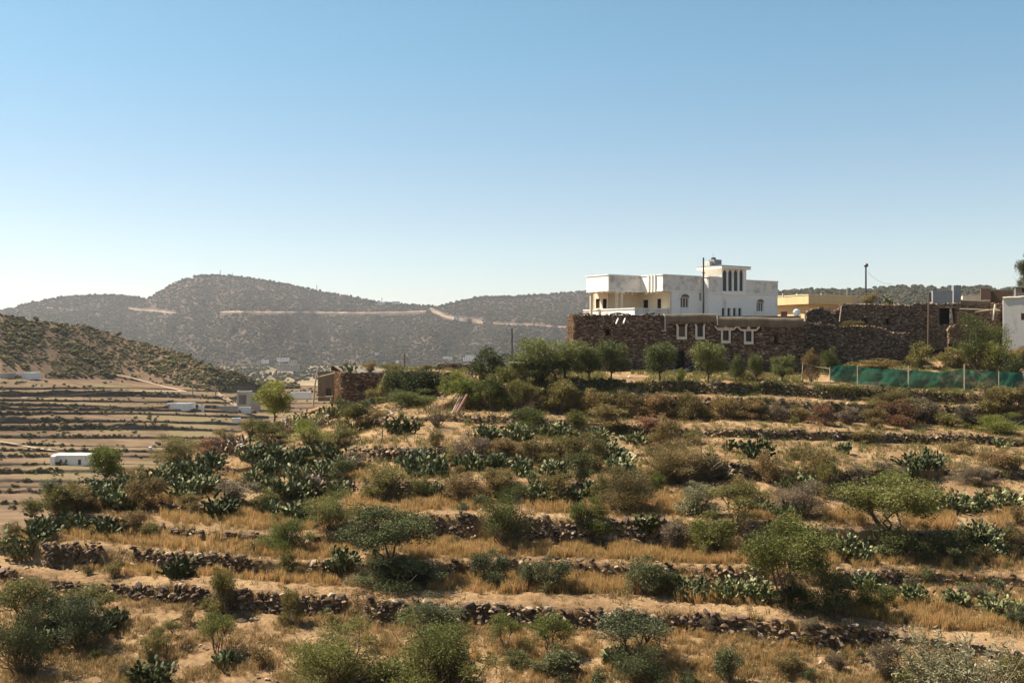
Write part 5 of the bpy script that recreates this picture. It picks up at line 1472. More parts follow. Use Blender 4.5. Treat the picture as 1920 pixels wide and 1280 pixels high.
# ===== dark stone building in front of it
def masonry(fr_, face, a0, a1, z0f, z1f, holes, mat, parent, seed, sw=.22, sh=.105, proud=.06, name='stonework', mg=0.0):
    rg = np.random.default_rng(seed); items = []
    a0, a1 = min(a0, a1), max(a0, a1); z = min(z0f(a0), z0f(a1))
    row = 0
    while True:
        h = sh * rg.uniform(.75, 1.3)
        if z > max(z1f(a0), z1f((a0 + a1) / 2), z1f(a1)) + 1.0: break
        a = a0 - rg.uniform(0, sw)
        while a < a1:
            w = sw * rg.uniform(.4, 1.5) * (1.9 if rg.uniform() < .07 else 1); am = a + w / 2
            zz = z + rg.normal(0, .03) + .05 * math.sin(a * .9 + z * 2)
            if a0 - .05 < am < a1 + .05 and z0f(am) - .1 < zz < z1f(am) + rg.uniform(-.15, .1) and not any(q[0] - .05 - mg < am + w * .4 and am - w * .4 < q[1] + .05 + mg and q[2] - .08 - mg < zz < q[3] + .08 + mg for q in holes):
                u_, v_ = face.uv(am, -proud * rg.uniform(-.4, 1.0)); p = fr_.w(u_, v_, zz)
                along = math.radians(fr_.deg) if face.axis == 'u' else math.radians(fr_.deg + 90)
                ca, sa = math.cos(along), math.sin(along); tl = rg.normal(0, .05)
                B = np.array([[ca, -sa, 0], [sa, ca, 0], [0, 0, 1]]) @ np.array([[math.cos(tl), 0, math.sin(tl)], [0, 1, 0], [-math.sin(tl), 0, math.cos(tl)]])
                S = np.array([w * .56, .16, h * rg.uniform(.45, .7)])
                items.append((BR[rg.integers(0, 6)], B * S[None, :], np.array(p) - np.array(parent.location)))
            a += w
        z += h * 1.02; row += 1
    V = np.concatenate([b @ Rm.T + t_ for b, Rm, t_ in items]); Fc = np.concatenate([BF + 8 * i for i in range(len(items))])
    q = obj_me(name, mesh_np(name, V, Fc, rg.uniform(0, .999, len(items)).repeat(12)), mat, parent); q['kind'] = 'stuff'
    return q
BF = np.array([(0, 2, 1), (0, 3, 2), (4, 5, 6), (4, 6, 7), (0, 1, 5), (0, 5, 4), (1, 2, 6), (1, 6, 5), (2, 3, 7), (2, 7, 6), (3, 0, 4), (3, 4, 7)])
BR = [np.array([(-1, -1, -1), (1, -1, -1), (1, 1, -1), (-1, 1, -1), (-1, -1, 1), (1, -1, 1), (1, 1, 1), (-1, 1, 1)]) * np.random.default_rng(i).uniform(.72, 1.05, (8, 3)) for i in range(6)]

fs = Frame(1078, DS, 3)
SB = empty('stone_building', (*fs.xy(8, 4), fs.z_at(0, 0, 700))); tag(SB, 'long dark rubble-stone house with white-framed windows below the white house', 'house')
sf = Face(fs, 'u', 0.0)
zs0 = fs.z_at(0, 0, 712)
uR = fs.u_at(0, 1505); u1 = fs.u_at(0, 1250); u2 = fs.u_at(0, 1345)
ztop = fs.z_at(0, 0, 591); ztop1 = fs.z_at(u1, 0, 589); ztop2 = fs.z_at(u2, 0, 595)
wins = [sf.rect(1272, 1284, 612, 631), sf.rect(1307, 1317.5, 612, 631), sf.rect(1355, 1366, 621, 638), sf.rect(1398, 1408.5, 622, 640)]
door = sf.rect(1270, 1282.5, 658, 691); niches = [sf.rect(1136, 1143, 618, 628), sf.rect(1452.5, 1456, 630, 643)]
holes = wins + [door] + niches
m = MB(); sf.wall(m, 0.1, u1, zs0, ztop, [h for h in holes if h[1] < u1], .55); m.build('wall_core', M['core'], SB)
m = MB(); sf.wall(m, u1, u2, zs0, ztop1 - .1, holes, .55); m.build('wall_core', M['core'], SB)
m = MB(); sf.wall(m, u2, uR, zs0, ztop2 - .1, holes, .55); m.build('wall_core', M['core'], SB)
m = MB(); Face(fs, 'v', 0.1).wall(m, .55, 6, zs0, ztop, (), .5); Face(fs, 'v', uR - .5).wall(m, .55, 7, zs0, ztop2 - .1, (), .5); Face(fs, 'u', 6).wall(m, .6, uR, zs0, ztop - .2); m.build('side_wall', M['core'], SB)
masonry(fs, sf, 0.0, u1, lambda a: zs0, lambda a: ztop + .12 * math.sin(a * 1.7) - .0, holes, M['housestone'], SB, 1, mg=.0)
masonry(fs, sf, u1, uR, lambda a: zs0, lambda a: (fs.z_at(u1, 0, 604) if a < u2 else fs.z_at(u2, 0, 614)) , holes + [(h[0] - .24, h[1] + .24, h[2] - .27, h[3] + .2) for h in wins] + [(h[0] - .85, h[1] + .85, h[3] + .08, h[3] + .55) for h in wins[2:]], M['housestone'], SB, 2)
masonry(fs, Face(fs, 'v', 0.0), 0.0, 6, lambda a: zs0, lambda a: ztop + .1 * math.sin(a * 3), [], M['tan_lit_stone'], SB, 3)  # same house, paler stones here: sun on the left end painted in
# loose stones along the wall head
items = []
rg = np.random.default_rng(12)
for i in range(110):
    u_ = rg.uniform(0.1, u1 - .2); p = fs.w(u_, rg.uniform(.0, .5), ztop + .1 + .12 * math.sin(u_ * 1.7)); r_ = rg.uniform(.08, .2)
    items.append((rg.integers(0, 8), rotm(rg) * np.array([r_ * 1.3, r_, r_ * .7])[None, :], np.array(p) - np.array(SB.location)))
join_rocks('coping_stones', items, M['housestone'], SB, 4)
# mud-plastered eaves, uneven and rounded
def plaster(face, a0, a1, ztopf, zbotf, out, mat, parent, name='mud_eave', n=36, seed=1):
    V = []; prof = [(0.5, 1.0, .05), (0.0, 1.0, .04), (-out * .8, .93, 0), (-out, .6, 0), (-out * .85, .25, 0), (-.02, 0.0, 0)]
    for i in range(n + 1):
        a = a0 + (a1 - a0) * i / n; zt_, zb_ = ztopf(a), zbotf(a); wob = .05 * float(fbm(a * 1.1, seed, 5, 3)); w2 = .16 * float(fbm(a * .8, seed + 4, 6, 3))
        for d, h, k in prof:
            u_, v_ = face.uv(a, d + wob * (d < 0)); z_ = zb_ + (zt_ - zb_) * h + w2 * (1 if h < .5 else .5)
            V.append(tuple(face.fr.w(u_, v_, z_) - parent.location))
    return obj_me(name, mesh_np(name, V, grid_faces(n + 1, len(prof)), smooth=True), M[mat], parent)
plaster(sf, u1 - .25, u2, lambda a: ztop1 + .05, lambda a: fs.z_at(u1, 0, 606), .22, 'mud', SB, seed=1)
plaster(sf, u2 + .02, uR + .05, lambda a: fs.z_at(u2, 0, 593) - .02 * (a - u2), lambda a: fs.z_at(u2, 0, 613) - .02 * (a - u2), .30, 'mud', SB, seed=2)
m = MB(); fs.box(m, u1, uR - .1, .55, 6, ztop1 - .35, ztop1 - .15); m.build('mud_roof', M['mud'], SB)
# white window surrounds
for i, r_ in enumerate(wins):
    w = window(sf, r_, SB, 'brownpane' if i == 0 else 'darkpane', 'metal', 1, .05, depth=.12)
    a0, a1, z0, z1 = r_; m = MB(); t = .21
    sf.slab(m, a0 - t, a0 - .002, -.13, .02, z0 - .0, z1 + .08); sf.slab(m, a1 + .002, a1 + t, -.13, .02, z0 - .0, z1 + .08); sf.slab(m, a0 - t, a1 + t, -.15, .02, z0 - .3, z0 - .002)
    if i >= 2:
        sf.slab(m, a0 - t - .25, a1 + t + .25, -.15, .02, z1 + .083, z1 + .28)
        for s_ in (-1, 1):
            e = a0 - t - .25 if s_ < 0 else a1 + t + .25
            for k in range(4): sf.slab(m, min(e, e + s_ * .14) + s_ * k * .09, max(e, e + s_ * .14) + s_ * k * .09, -.14 + .002 * k, .02, z1 + .12 + k * .09, z1 + .28 + k * .1)
        c = (a0 + a1) / 2
        for k in range(3): sf.slab(m, c - .16 + k * .05, c + .16 - k * .05, -.14, .02, z1 + .283 + k * .13, z1 + .41 + k * .13)
    else:
        sf.slab(m, a0 - t - .06, a0 - t * .4, -.14, .02, z1 + .085, z1 + .26); sf.slab(m, a1 + t * .4, a1 + t + .06, -.14, .02, z1 + .085, z1 + .26)
    me = m.mesh('surround'); me.transform(Matrix.Translation(SB.location).inverted()); q = obj_me('surround', me, M['trim'], w)
m = MB(); sf.slab(m, door[0], door[1], .3, .36, door[2], door[3]); dr = m.build('doorway', M['void'], SB)
m = MB()
for i in range(7):
    t_ = math.pi * (i + .5) / 7; c = (door[0] + door[1]) / 2; sf.slab(m, c + .5 * math.cos(t_) - .1, c + .5 * math.cos(t_) + .1, -.1, .0, door[3] + .25 * math.sin(t_) - .02, door[3] + .25 * math.sin(t_) + .14)
me = m.mesh('door_arch'); me.transform(Matrix.Translation(SB.location).inverted()); obj_me('door_arch', me, M['grey'], dr)
for n_ in niches:
    m = MB(); sf.slab(m, n_[0], n_[1], .3, .35, n_[2], n_[3]); m.build('loophole', M['void'], SB)
# water spouts
for (xa, ya, xb, yb) in ((1159, 597, 1155, 607), (1172, 597, 1169, 606)):
    m = MB(); a = P(xa, ya, DS - .05); b = P(xb, yb, DS - .75); m.tube([a, b], .07, 6); m.build('water_spout', M['whitepaint'], SB)
m = MB(); sf.slab(m, u1 - .55, u1 - .05, -.18, -.05, fs.z_at(u1, 0, 621), fs.z_at(u1, 0, 619.5)); sf.slab(m, u1 - .25, u1 - .16, -.2, -.05, fs.z_at(u1, 0, 619), fs.z_at(u1, 0, 590)); m.build('drain_strip', M['trim'], SB)
m = MB(); sf.slab(m, u2 - .12, u2 - .02, -.36, -.25, fs.z_at(u2, 0, 610), fs.z_at(u2, 0, 592)); sf.slab(m, u2 - .1, u2 + 1.6, -.36, -.29, fs.z_at(u2, 0, 615.6), fs.z_at(u2, 0, 614.2)); m.build('drain_strip', M['trim'], SB)
# satellite dish behind its roof
p = P(1493, 592, DS + 3); t = empty('satellite_dish', p - Vector((0, 0, .6))); tag(t, 'white satellite dish on the flat roof between the white and ochre houses', 'satellite dish')
V = []; n = 12
for j, r_ in enumerate((0, .25, .42)):
    for k in range(n):
        a = 2 * math.pi * k / n; V.append((r_ * math.cos(a), -.25 + .4 * r_ * r_ * 2, .95 + r_ * math.sin(a)))
obj_me('dish', mesh_np('dish', V, np.array([(j * n + k, j * n + (k + 1) % n, (j + 1) * n + (k + 1) % n, (j + 1) * n + k) for j in range(2) for k in range(n)])), M['whitepaint'], t)
m = MB(); m.tube([(0, 0, 0), (0, -.05, .9)], .04, 6); m.tube([(0, -.1, .5), (0, -.75, .9)], .02, 4); obj_me('dish_mast', m.mesh('dish_mast'), M['galv'], t)

# ===== ochre house
fy = Frame(1516, DS + 26, 26)
Y_ = empty('ochre_house', (*fy.xy(4, 4), 0)); tag(Y_, 'low ochre house with flat overhanging roof right of the white house', 'house')
zy1 = fy.z_at(0, 0, 553); zy0 = fy.z_at(0, 0, 569.5)
uY = fy.u_at(0, 1607); vY = fy.v_at(0, 1440)
m = MB(); fy.box(m, 0, uY, 0, vY, zy0, zy1); rf = m.build('roof_fascia', M['yellow'], Y_)
m = MB(); fy.box(m, -.06, uY + .06, -.06, vY + .06, zy1 + .003, zy1 + .1); me = m.mesh('coping'); me.transform(Matrix.Translation(Y_.location).inverted()); obj_me('coping', me, M['cream'], rf)
f1 = Face(fy, 'v', .7); wn_ = [f1.rect(1464, 1476, 584, 596)]
m = MB(); f1.wall(m, .7, vY - .5, -3, zy0 - .01, wn_); m.build('wall', M['yellow'], Y_)
window(f1, wn_[0], Y_, 'redpane', 'brownwood', 2, .05)
f2 = Face(fy, 'u', .7); m = MB(); f2.wall(m, 1.0, uY - .6, -3, zy0 - .01); m.build('wall', M['yellow'], Y_)
m = MB(); f3 = Face(fy, 'v', uY - .9); f3.wall(m, 1.0, vY - .5, -3, zy0 - .01); Face(fy, 'u', vY - .5).wall(m, .7, uY - .6, -3, zy0 - .01); m.build('wall', M['yellow'], Y_)
for i, px in enumerate((1468, 1494, 1540)):
    pp = P(px, 552, DS + 25 + (4 if px < 1516 else 2)); m = MB(); m.tube([pp - Vector((0, 0, .4)), pp + Vector((0, 0, .12))], .1, 6); m.build('roof_vent', M['cream'], Y_)

# ===== ruined stone houses on the right
def ruin(name, px, D, deg, label, prefs):
    f_ = Frame(px, D, deg); e = empty(name, (*f_.xy(2, 1), f_.z_at(0, 0, 650))); tag(e, label, 'ruin'); return f_, e
def rough_wall(f_, e, face, x0, x1, top, base, holes, seed, mat='housestone', th=.6):
    """top, base: functions of photo column"""
    a0, a1 = face.a(x0), face.a(x1)
    def colpx(a):
        u_, v_ = face.uv(a, 0); X_, Y_2 = face.fr.xy(u_, v_); return 960 + X_ / Y_2 * F
    zt = lambda a: face.fr.z_at(*face.uv(a, 0), float(top(colpx(a)))); zb_ = lambda a: face.fr.z_at(*face.uv(a, 0), float(base(colpx(a))))
    lo, hi = min(a0, a1), max(a0, a1); n = max(3, int((hi - lo) / .6)); m = MB()
    for i in range(n):
        p, q = lo + (hi - lo) * i / n, lo + (hi - lo) * (i + 1) / n; c = (p + q) / 2
        sub = MB(); face.wall(m, p, q, zb_(c) - 1.0, zt(c) - .12, [(h[0], h[1], h[2], h[3]) for h in holes if h[1] > p and h[0] < q], th)
    m.build('wall_core', M['core'], e)
    masonry(face.fr, face, lo, hi, lambda a: zb_(a) - .3, zt, holes, M[mat], e, seed)
    rg = np.random.default_rng(seed + 50); items = []
    for i in range(int((hi - lo) * (12 if seed in (21, 23, 25) else 6))):
        a = rg.uniform(lo, hi); u_, v_ = face.uv(a, rg.uniform(0, th)); r_ = rg.uniform(.08, .19)
        items.append((rg.integers(0, 8), rotm(rg) * np.array([r_ * 1.3, r_, r_ * .7])[None, :], np.array(face.fr.w(u_, v_, zt(a) - .02)) - np.array(e.location)))
    join_rocks('coping_stones', items, M['tan_lit_stone' if seed in (21, 23, 25, 26, 33) else mat], e, seed)
# lower enclosure wall
DR = HILL.D_at(1600, 684)
fA, eA = ruin('stone_enclosure', 1530, DR, 2, 'dark stone enclosure wall with sagging top behind the green net', None)
rough_wall(fA, eA, Face(fA, 'u', 0), 1530, 1707, pl((1510, 606), (1545, 605), (1560, 609), (1580, 613), (1610, 611), (1640, 612), (1660, 617), (1672, 623), (1690, 625), (1707, 624)), pl((1500, 690), (1707, 684)), [], 21)
fa2 = Face(fA, 'v', Face(fA, 'u', 0).a(1704)); rough_wall(fA, eA, fa2, fA.xy and 1704.01, 1704.01, lambda x: 622, lambda x: 684, [], 22) if False else None
m = MB(); Face(fA, 'v', Face(fA, 'u', 0).a(1703)).wall(m, .6, 5, -3, fA.z_at(0, 0, 622)); m.build('wall_core', M['core'], eA)
# broken room behind its left end
fB_, eB = ruin('broken_stone_hut', 1517, DR + 4, 4, 'collapsed stone hut with jagged top left of the ruin with two small windows', None)
rough_wall(fB_, eB, Face(fB_, 'u', 0), 1512, 1576, pl((1512, 586), (1522, 580), (1540, 577), (1552, 582), (1562, 590), (1570, 581), (1576, 578)), pl((1512, 615), (1576, 612)), [], 23)
m = MB(); m.tube([P(1574, 603, DR + 3.2), P(1578, 572, DR + 3.2)], .07, 5); m.build('corner_timber', M['palewood'], eB)
# gap wall between stone building and enclosure
fG, eG = ruin('passage_wall', 1503, DS + 5, 0, 'dark stone wall at the back of the shadowed gap beside the long stone house', None)
rough_wall(fG, eG, Face(fG, 'u', 0), 1504, 1540, pl((1504, 604), (1540, 607)), pl((1504, 700), (1540, 690)), [], 24)
# upper ruin with two small windows
DU = DR + 6
fU, eU = ruin('stone_ruin', 1577, DU, 3, 'roofless dark stone ruin with two small white-headed windows', None)
fcU = Face(fU, 'u', 0)
hu = [fcU.rect(1618, 1624, 595, 606), fcU.rect(1659, 1665, 596, 607)]
rough_wall(fU, eU, fcU, 1577, 1712, pl((1577, 571), (1620, 570), (1660, 571), (1712, 573)), pl((1577, 625), (1712, 640)), hu, 25, 'ruinstone')
for h in hu:
    m = MB(); fcU.slab(m, h[0] + .01, h[1] - .01, .3, .35, h[2], h[3]); w = m.build('window', M['darkpane'], eU)
    m = MB(); fcU.slab(m, h[0] - .03, h[1] + .03, -.1, .05, h[3] + .004, h[3] + .42); me = m.mesh('whitewashed_head'); me.transform(Matrix.Translation(eU.location).inverted()); obj_me('whitewashed_head', me, M['trim'], w)
m = MB(); Face(fU, 'v', .0).wall(m, .61, 6, -1, fU.z_at(0, 0, 573)); Face(fU, 'u', 6).wall(m, .0, fcU.a(1712), -1, fU.z_at(0, 0, 573)); m.build('back_wall', M['core'], eU)
m = MB(); fU.box(m, .3, fcU.a(1712), .7, 6, fU.z_at(0, 0, 578), fU.z_at(0, 0, 575)); m.build('mud_roof', M['mud'], eU)
# ruin with a big dark opening
fV, eV = ruin('stone_barn', 1712, DU + 1, 2, 'dark stone barn with a black square opening behind the thin brown pole', None)
fcV = Face(fV, 'u', 0); op = [fcV.rect(1761, 1789, 577, 607)]
rough_wall(fV, eV, fcV, 1712.5, 1880, pl((1712, 568), (1760, 570), (1800, 568), (1840, 567), (1880, 569)), pl((1712, 650), (1780, 648), (1880, 650)), op, 26, 'ruinstone')
m = MB(); fcV.slab(m, op[0][0], op[0][1], 1.2, 1.3, op[0][2], op[0][3]); dk = m.build('opening_shade_sheet', M['void'], eV)  # flat black sheet; the barn's unlit depth is put into its colour
m = MB(); fcV.slab(m, op[0][0] - .7, op[0][1] + .6, -.12, .1, op[0][3], op[0][3] + .22); m.build('lintel', M['palewood'], eV)
m = MB(); fcV.slab(m, op[0][0] - .35, op[0][0] - .02, -.1, .1, op[0][2], op[0][3] - .01); fcV.slab(m, op[0][1] + .02, op[0][1] + 1.0, -.06, .1, op[0][2] - .6, op[0][3] - .02); m.build('jamb', M['brownwood'], eV)
m = MB(); m.tube([P(1800, 579, DU - .1), P(1875, 582, DU - .1)], .07, 5); m.build('roof_beam', M['palewood'], eV)
m = MB(); m.tube([P(1828, 585, DU - .2), P(1870, 579, DU - .2)], .06, 5); m.build('roof_beam', M['palewood'], eV)
m = MB(); m.tube([P(1866, 570, DU - .3), P(1861, 600, DU - .3)], .11, 6); m.build('leaning_beam', M['trim'], eV)
m = MB(); fV.box(m, .3, fcV.a(1880), 1.4, 7, fV.z_at(0, 0, 574), fV.z_at(0, 0, 571)); m.build('mud_roof', M['mud'], eV)
plaster(fcV, fcV.a(1800), fcV.a(1855), lambda a: fV.z_at(0, 0, 562), lambda a: fV.z_at(0, 0, 571), .25, 'mud', eV, seed=6)
# low rubble wall before the barn
fW, eW = ruin('rubble_wall', 1780, DU - 5, 8, 'short pale rubble wall left of the big green bush by the barn', None)
rough_wall(fW, eW, Face(fW, 'u', 0), 1779, 1822, pl((1779, 612), (1795, 609), (1822, 611)), pl((1779, 638), (1822, 640)), [], 27, 'tan_lit_stone')
# white plastered house at the right edge
fX = Frame(1881, DR + 3, -25)
X_ = empty('grey_house', (*fX.xy(2, 2), fX.z_at(0, 0, 650))); tag(X_, 'plain pale grey plastered house cut by the right edge', 'house')
fx = Face(fX, 'u', 0); hx_ = [fx.rect(1914.5, 1926, 587, 600)]
m = MB(); fx.wall(m, 0, fx.a(2010), fX.z_at(0, 0, 664), fX.z_at(0, 0, 559), hx_); Face(fX, 'v', 0).wall(m, .3, 6, fX.z_at(0, 0, 664), fX.z_at(0, 0, 559)); m.build('wall', M['grey'], X_)
m = MB(); fX.box(m, 0.3, fx.a(2010), .3, 6, fX.z_at(0, 0, 564), fX.z_at(0, 0, 560)); m.build('roof', M['mud'], X_)
window(fx, hx_[0], X_, bars=1, frame='redpane')
plaster(fx, fx.a(1880), fx.a(2010), lambda a: fX.z_at(0, 0, 556), lambda a: fX.z_at(0, 0, 561), .12, 'trim', X_, seed=9)
# houses and tanks on the skyline
def simple_house(name, x0, x1, yt, yb, D, deg, mat, label, cat='house', wins_=(), depth=6.0, par=True, glass='darkpane', roof='mud'):
    f_ = Frame(x0, D, deg); e = empty(name, (*f_.xy(1, 1), f_.z_at(0, 0, yb))); tag(e, label, cat)
    fc = Face(f_, 'u', 0); z1, z0 = f_.z_at(0, 0, yt), f_.z_at(0, 0, yb) - .8; a1 = fc.a(x1)
    hs_ = [fc.rect(*w_) for w_ in wins_]
    m = MB(); fc.wall(m, 0, a1, z0, z1, hs_, .25); Face(f_, 'v', 0).wall(m, .25, depth, z0, z1, (), .25); Face(f_, 'v', a1 - .25).wall(m, .25, depth, z0, z1, (), .25); Face(f_, 'u', depth - .25).wall(m, .25, a1 - .25, z0, z1, (), .25)
    m.build('wall', M[mat], e)
    m = MB(); f_.box(m, .25, a1 - .25, .25, depth - .25, z1 - .55, z1 - .35); m.build('roof', M[roof], e)
    for h in hs_:
        m = MB(); fc.slab(m, h[0], h[1], .14, .18, h[2], h[3]); m.build('window', M[glass], e)
    return e, f_, fc
simple_house('concrete_tank', 1749, 1786, 545, 563, DU + 9, -12, 'tank', 'pale concrete water tank on the ruin roof, right of the brown pole', 'water tank', depth=2.4, roof='grey')
simple_house('dark_tank', 1788, 1802, 535, 562, DU + 12, -16, 'tank', 'taller dark water tank next to the pale concrete one', 'water tank', depth=2.0, roof='tank')
simple_house('mud_house', 1842, 1899, 545, 566, DU + 14, -22, 'brownwood', 'brown mud-brick upper room behind the barn', 'house', depth=5)
simple_house('mud_tower', 1839, 1858, 541, 566, DU + 13, -22, 'brownwood', 'small brown mud-brick tower at the left end of the mud-brick room', 'house', depth=2)
simple_house('pale_hut', 1805, 1839, 554, 565, DU + 16, -20, 'trim', 'pale low hut wall behind the barn roof', 'house', depth=3)
simple_house('roof_room', 1904, 1990, 539, 558, DU + 6, -25, 'grey', 'grey roof room under the dark tree at the right edge', 'house', wins_=((1916, 1930, 540, 548),), depth=4)
m = MB(); p = P(1899, 537.5, DU + 5); m.box((p.x + 3, p.y, p.z), (7, 3, .12), R(-22), R(3)); o = m.build('tin_roof', M['tank'], None); tag(o, 'thin dark tin roof sheet over the roof room at the right edge', 'roof sheet')
simple_house('far_low_house', 1588, 1607, 557, 566, DS + 40, 0, 'farwhite', 'low white wall top seen between the ochre house and the utility pole', 'house', depth=5)
# shed by the net
simple_house('garden_shed', 1866, 1885, 681, 700, HILL.D_at(1870, 700), 10, 'trim', 'tiny pale shed with grey roof behind the right end of the green net', 'shed', depth=2.0)

# trees behind and around the buildings
DO = HILL.D_at(1108, 712)
ORCH = [(922, 714, 82, 66, 'k', 'dark dense tree, leftmost of the orchard'), (1000, 712, 90, 82, 'h', 'broad orchard tree behind the small pergola'), (1058, 712, 88, 78, 'h', 'tall orchard tree against the left end of the long stone house'),
        (1104, 713, 62, 68, 'h', 'orchard tree fourth from the left'), (1146, 716, 66, 80, 'h', 'rounded orchard tree left of the stone house door'), (1236, 717, 72, 78, 'h', 'orchard tree just left of the dark doorway'),
        (1328, 719, 66, 82, 'h', 'taller round orchard tree right of the dark doorway'), (1380, 717, 30, 56, 'h', 'slim young tree below the third white-framed window'), (1418, 719, 34, 58, 'h', 'small young tree below the fourth white-framed window'), (1467, 718, 44, 56, 'h', 'young tree in front of the right end of the long stone house')]
for px, py, w, h, c, lab in ORCH:
    plant('T', px, py, w * 1.08, h, c, lab, 'orchard trees before the long stone house', HILL.D_at(px, py))
plant('B', 1020, 714, 120, 45, 'k', 'dark hedge filling the shade under the left orchard trees')
plant('B', 1521, 716, 34, 62, 'n', 'brown dead brush in the shadowed gap beside the long stone house')
plant('B', 1600, 613, 40, 12, 'y', 'ochre weeds on the collapsed wall left of the windowed ruin', None, DR + 2)
plant('S', 1545, 690, 40, 26, 'y', 'yellow-green weeds between the gap and the green net')
plant('S', 960, 712, 60, 40, 'g', 'green shrub beside the pergola post')
plant('B', 1556, 700, 42, 48, 'g', 'green shrub at the left end of the green net')
plant('S', 1275, 716, 18, 26, 'b', 'small sapling right in front of the dark doorway')
plant('B', 1838, 692, 100, 98, 'g', 'big green bush in front of the barn, right', )
plant('B', 1862, 700, 80, 60, 'g', 'lower right lobe of bush between the barn and the tiny shed')
plant('B', 1898, 728, 52, 62, 'k', 'dark bush against the net fence at the right edge')
plant('S', 1722, 690, 50, 48, 'o', 'olive weeds at the foot of the thin brown pole')
plant('S', 1790, 690, 60, 38, 'o', 'olive bush between the brown pole and the big green bush')
plant('S', 1905, 680, 60, 30, 'y', 'yellow-green weeds below the plain grey house')
plant('S', 1640, 692, 90, 20, 'y', 'straw weeds at the foot of the enclosure wall')
plant('S', 1405, 714, 90, 20, 'y', 'straw weeds between the young orchard trees')
plant('D', 1668, 564, 30, 8, 'y', 'ochre weeds on the ruin roof', None, DU + 3)
plant('S', 1632, 568, 40, 18, 'y', 'ochre bush on the ruin roof behind the utility pole', None, DU + 4)
plant('C', 1662, 572, 26, 20, '', 'prickly pear growing on the stone ruin roof', None, DU + 2)
plant('B', 1924, 548, 40, 72, 'k', 'tall dark tree cut by the right edge on the skyline', None, DU + 18)
# walls' foot stones by the doorway
for px, py, lab in ((1264, 694, 'pale boulder left of the dark doorway'), (1288, 693, 'pale boulder right of the dark doorway'), (1182, 707, 'white stone in the weeds below the orchard'), (1764, 655, 'pale boulder in the rubble before the barn'), (1771, 668, 'pale boulder lower in the rubble before the barn'), (1462, 712, 'pale flat stone by the leaning fence post')):
    q = loose(px, py, .38, lab); q.material_slots[0].link = 'OBJECT'; q.material_slots[0].material = M['trim']

# ===== small ruin on the left end of the hill top
DL = HILL.D_at(650, 760)
fL = Frame(642, DL, 12)
eL = empty('ruined_house', (*fL.xy(1, 1), fL.z_at(0, 0, 758))); tag(eL, 'small square stone ruin with sunlit left end on the hill top', 'ruin')
fcL = Face(fL, 'u', 0); hl = [fcL.rect(672, 678, 722, 731)]
rough_wall(fL, eL, fcL, 643, 722, pl((640, 698), (722, 700)), pl((640, 756), (722, 764)), hl, 31)
m = MB(); fcL.slab(m, hl[0][0], hl[0][1], .3, .35, hl[0][2], hl[0][3]); m.build('loophole', M['darkpane'], eL)
# end wall turned left; its sunlight is put into the paler stone colour
fl2 = Face(fL, 'v', 0.0); vend = fL.v_at(0, 621)
rough_wall(fL, eL, fl2, 641.5, 621, pl((600, 697), (642, 698)), pl((600, 745), (642, 756)), [], 32, 'tan_lit_stone')
m = MB(); Face(fL, 'u', vend).wall(m, 0, fcL.a(722), fL.z_at(0, 0, 750), fL.z_at(0, 0, 700)); m.build('back_wall', M['core'], eL)
m = MB(); fL.box(m, .4, fcL.a(722), .6, vend, fL.z_at(0, 0, 702), fL.z_at(0, 0, 699)); m.build('mud_roof', M['mud'], eL)
# porch: tan plaster wall, poles and beam
Dp_ = DL + 4.5
fQ = Frame(596, Dp_, 2); fq = Face(fQ, 'u', 0); oh = [fq.rect(611, 621, 728, 742)]
m = MB(); fq.wall(m, 0, fq.a(626), fQ.z_at(0, 0, 752), fQ.z_at(0, 0, 696), oh, .3); m.build('porch_wall', M['mud'], eL)
m = MB(); fq.slab(m, oh[0][0], oh[0][1], .2, .25, oh[0][2], oh[0][3]); m.build('porch_door', M['darkpane'], eL)
m = MB(); m.tube([P(587, 762, DL + 1), P(590.5, 720, DL + 1), P(597, 688, DL + 1)], [.09, .08, .07], 6); m.build('tilted_pole', M['palewood'], eL)
m = MB(); m.tube([P(596, 707, DL + 1), P(628, 699, DL + 1.5)], .07, 6); m.build('porch_beam', M['palewood'], eL)
m = MB(); m.tube([P(590, 744, DL + .8), P(624, 743, DL + .8)], .05, 6); m.build('porch_rail', M['palewood'], eL)
# wall running right from it
fM, eM = ruin('field_wall', 720, HILL.D_at(780, 746) - .1, 6, 'long ragged stone wall behind the dark creepers on the hill top', None)
rough_wall(fM, eM, Face(fM, 'u', 0), 723, 852, pl((720, 694), (760, 696), (800, 699), (852, 701)), pl((720, 756), (852, 732)), [], 33)
fN, eN = ruin('rubble_heap', 818, HILL.D_at(850, 692) - .5, 3, 'heap of pale rubble topping the ragged wall left of the orchard', None)
rough_wall(fN, eN, Face(fN, 'u', 0), 818, 845, pl((815, 690), (825, 682), (838, 680), (846, 684)), pl((815, 700), (846, 700)), [], 34, 'tan_lit_stone')
fO, eO = ruin('dark_wall_end', 846, HILL.D_at(850, 692) - .5, 3, 'dark end of wall between the pale rubble heap and the first orchard tree', None)
rough_wall(fO, eO, Face(fO, 'u', 0), 846, 886, pl((846, 680), (870, 683), (886, 684)), pl((846, 704), (886, 712)), [], 35)
plant('C', 656, 699, 34, 24, '', 'small prickly pear growing on the ruined house roof', None, DL + 2)
plant('S', 694, 697, 36, 20, 'y', 'golden dry bush on top of the ragged wall', None, HILL.D_at(700, 694))
plant('S', 735, 696, 50, 16, 'o', 'yellow-green weeds on top of the ragged wall', None, HILL.D_at(735, 694))
plant('S', 800, 697, 40, 14, 'y', 'dry weeds on top of the ragged wall near the rubble heap', None, HILL.D_at(790, 694))
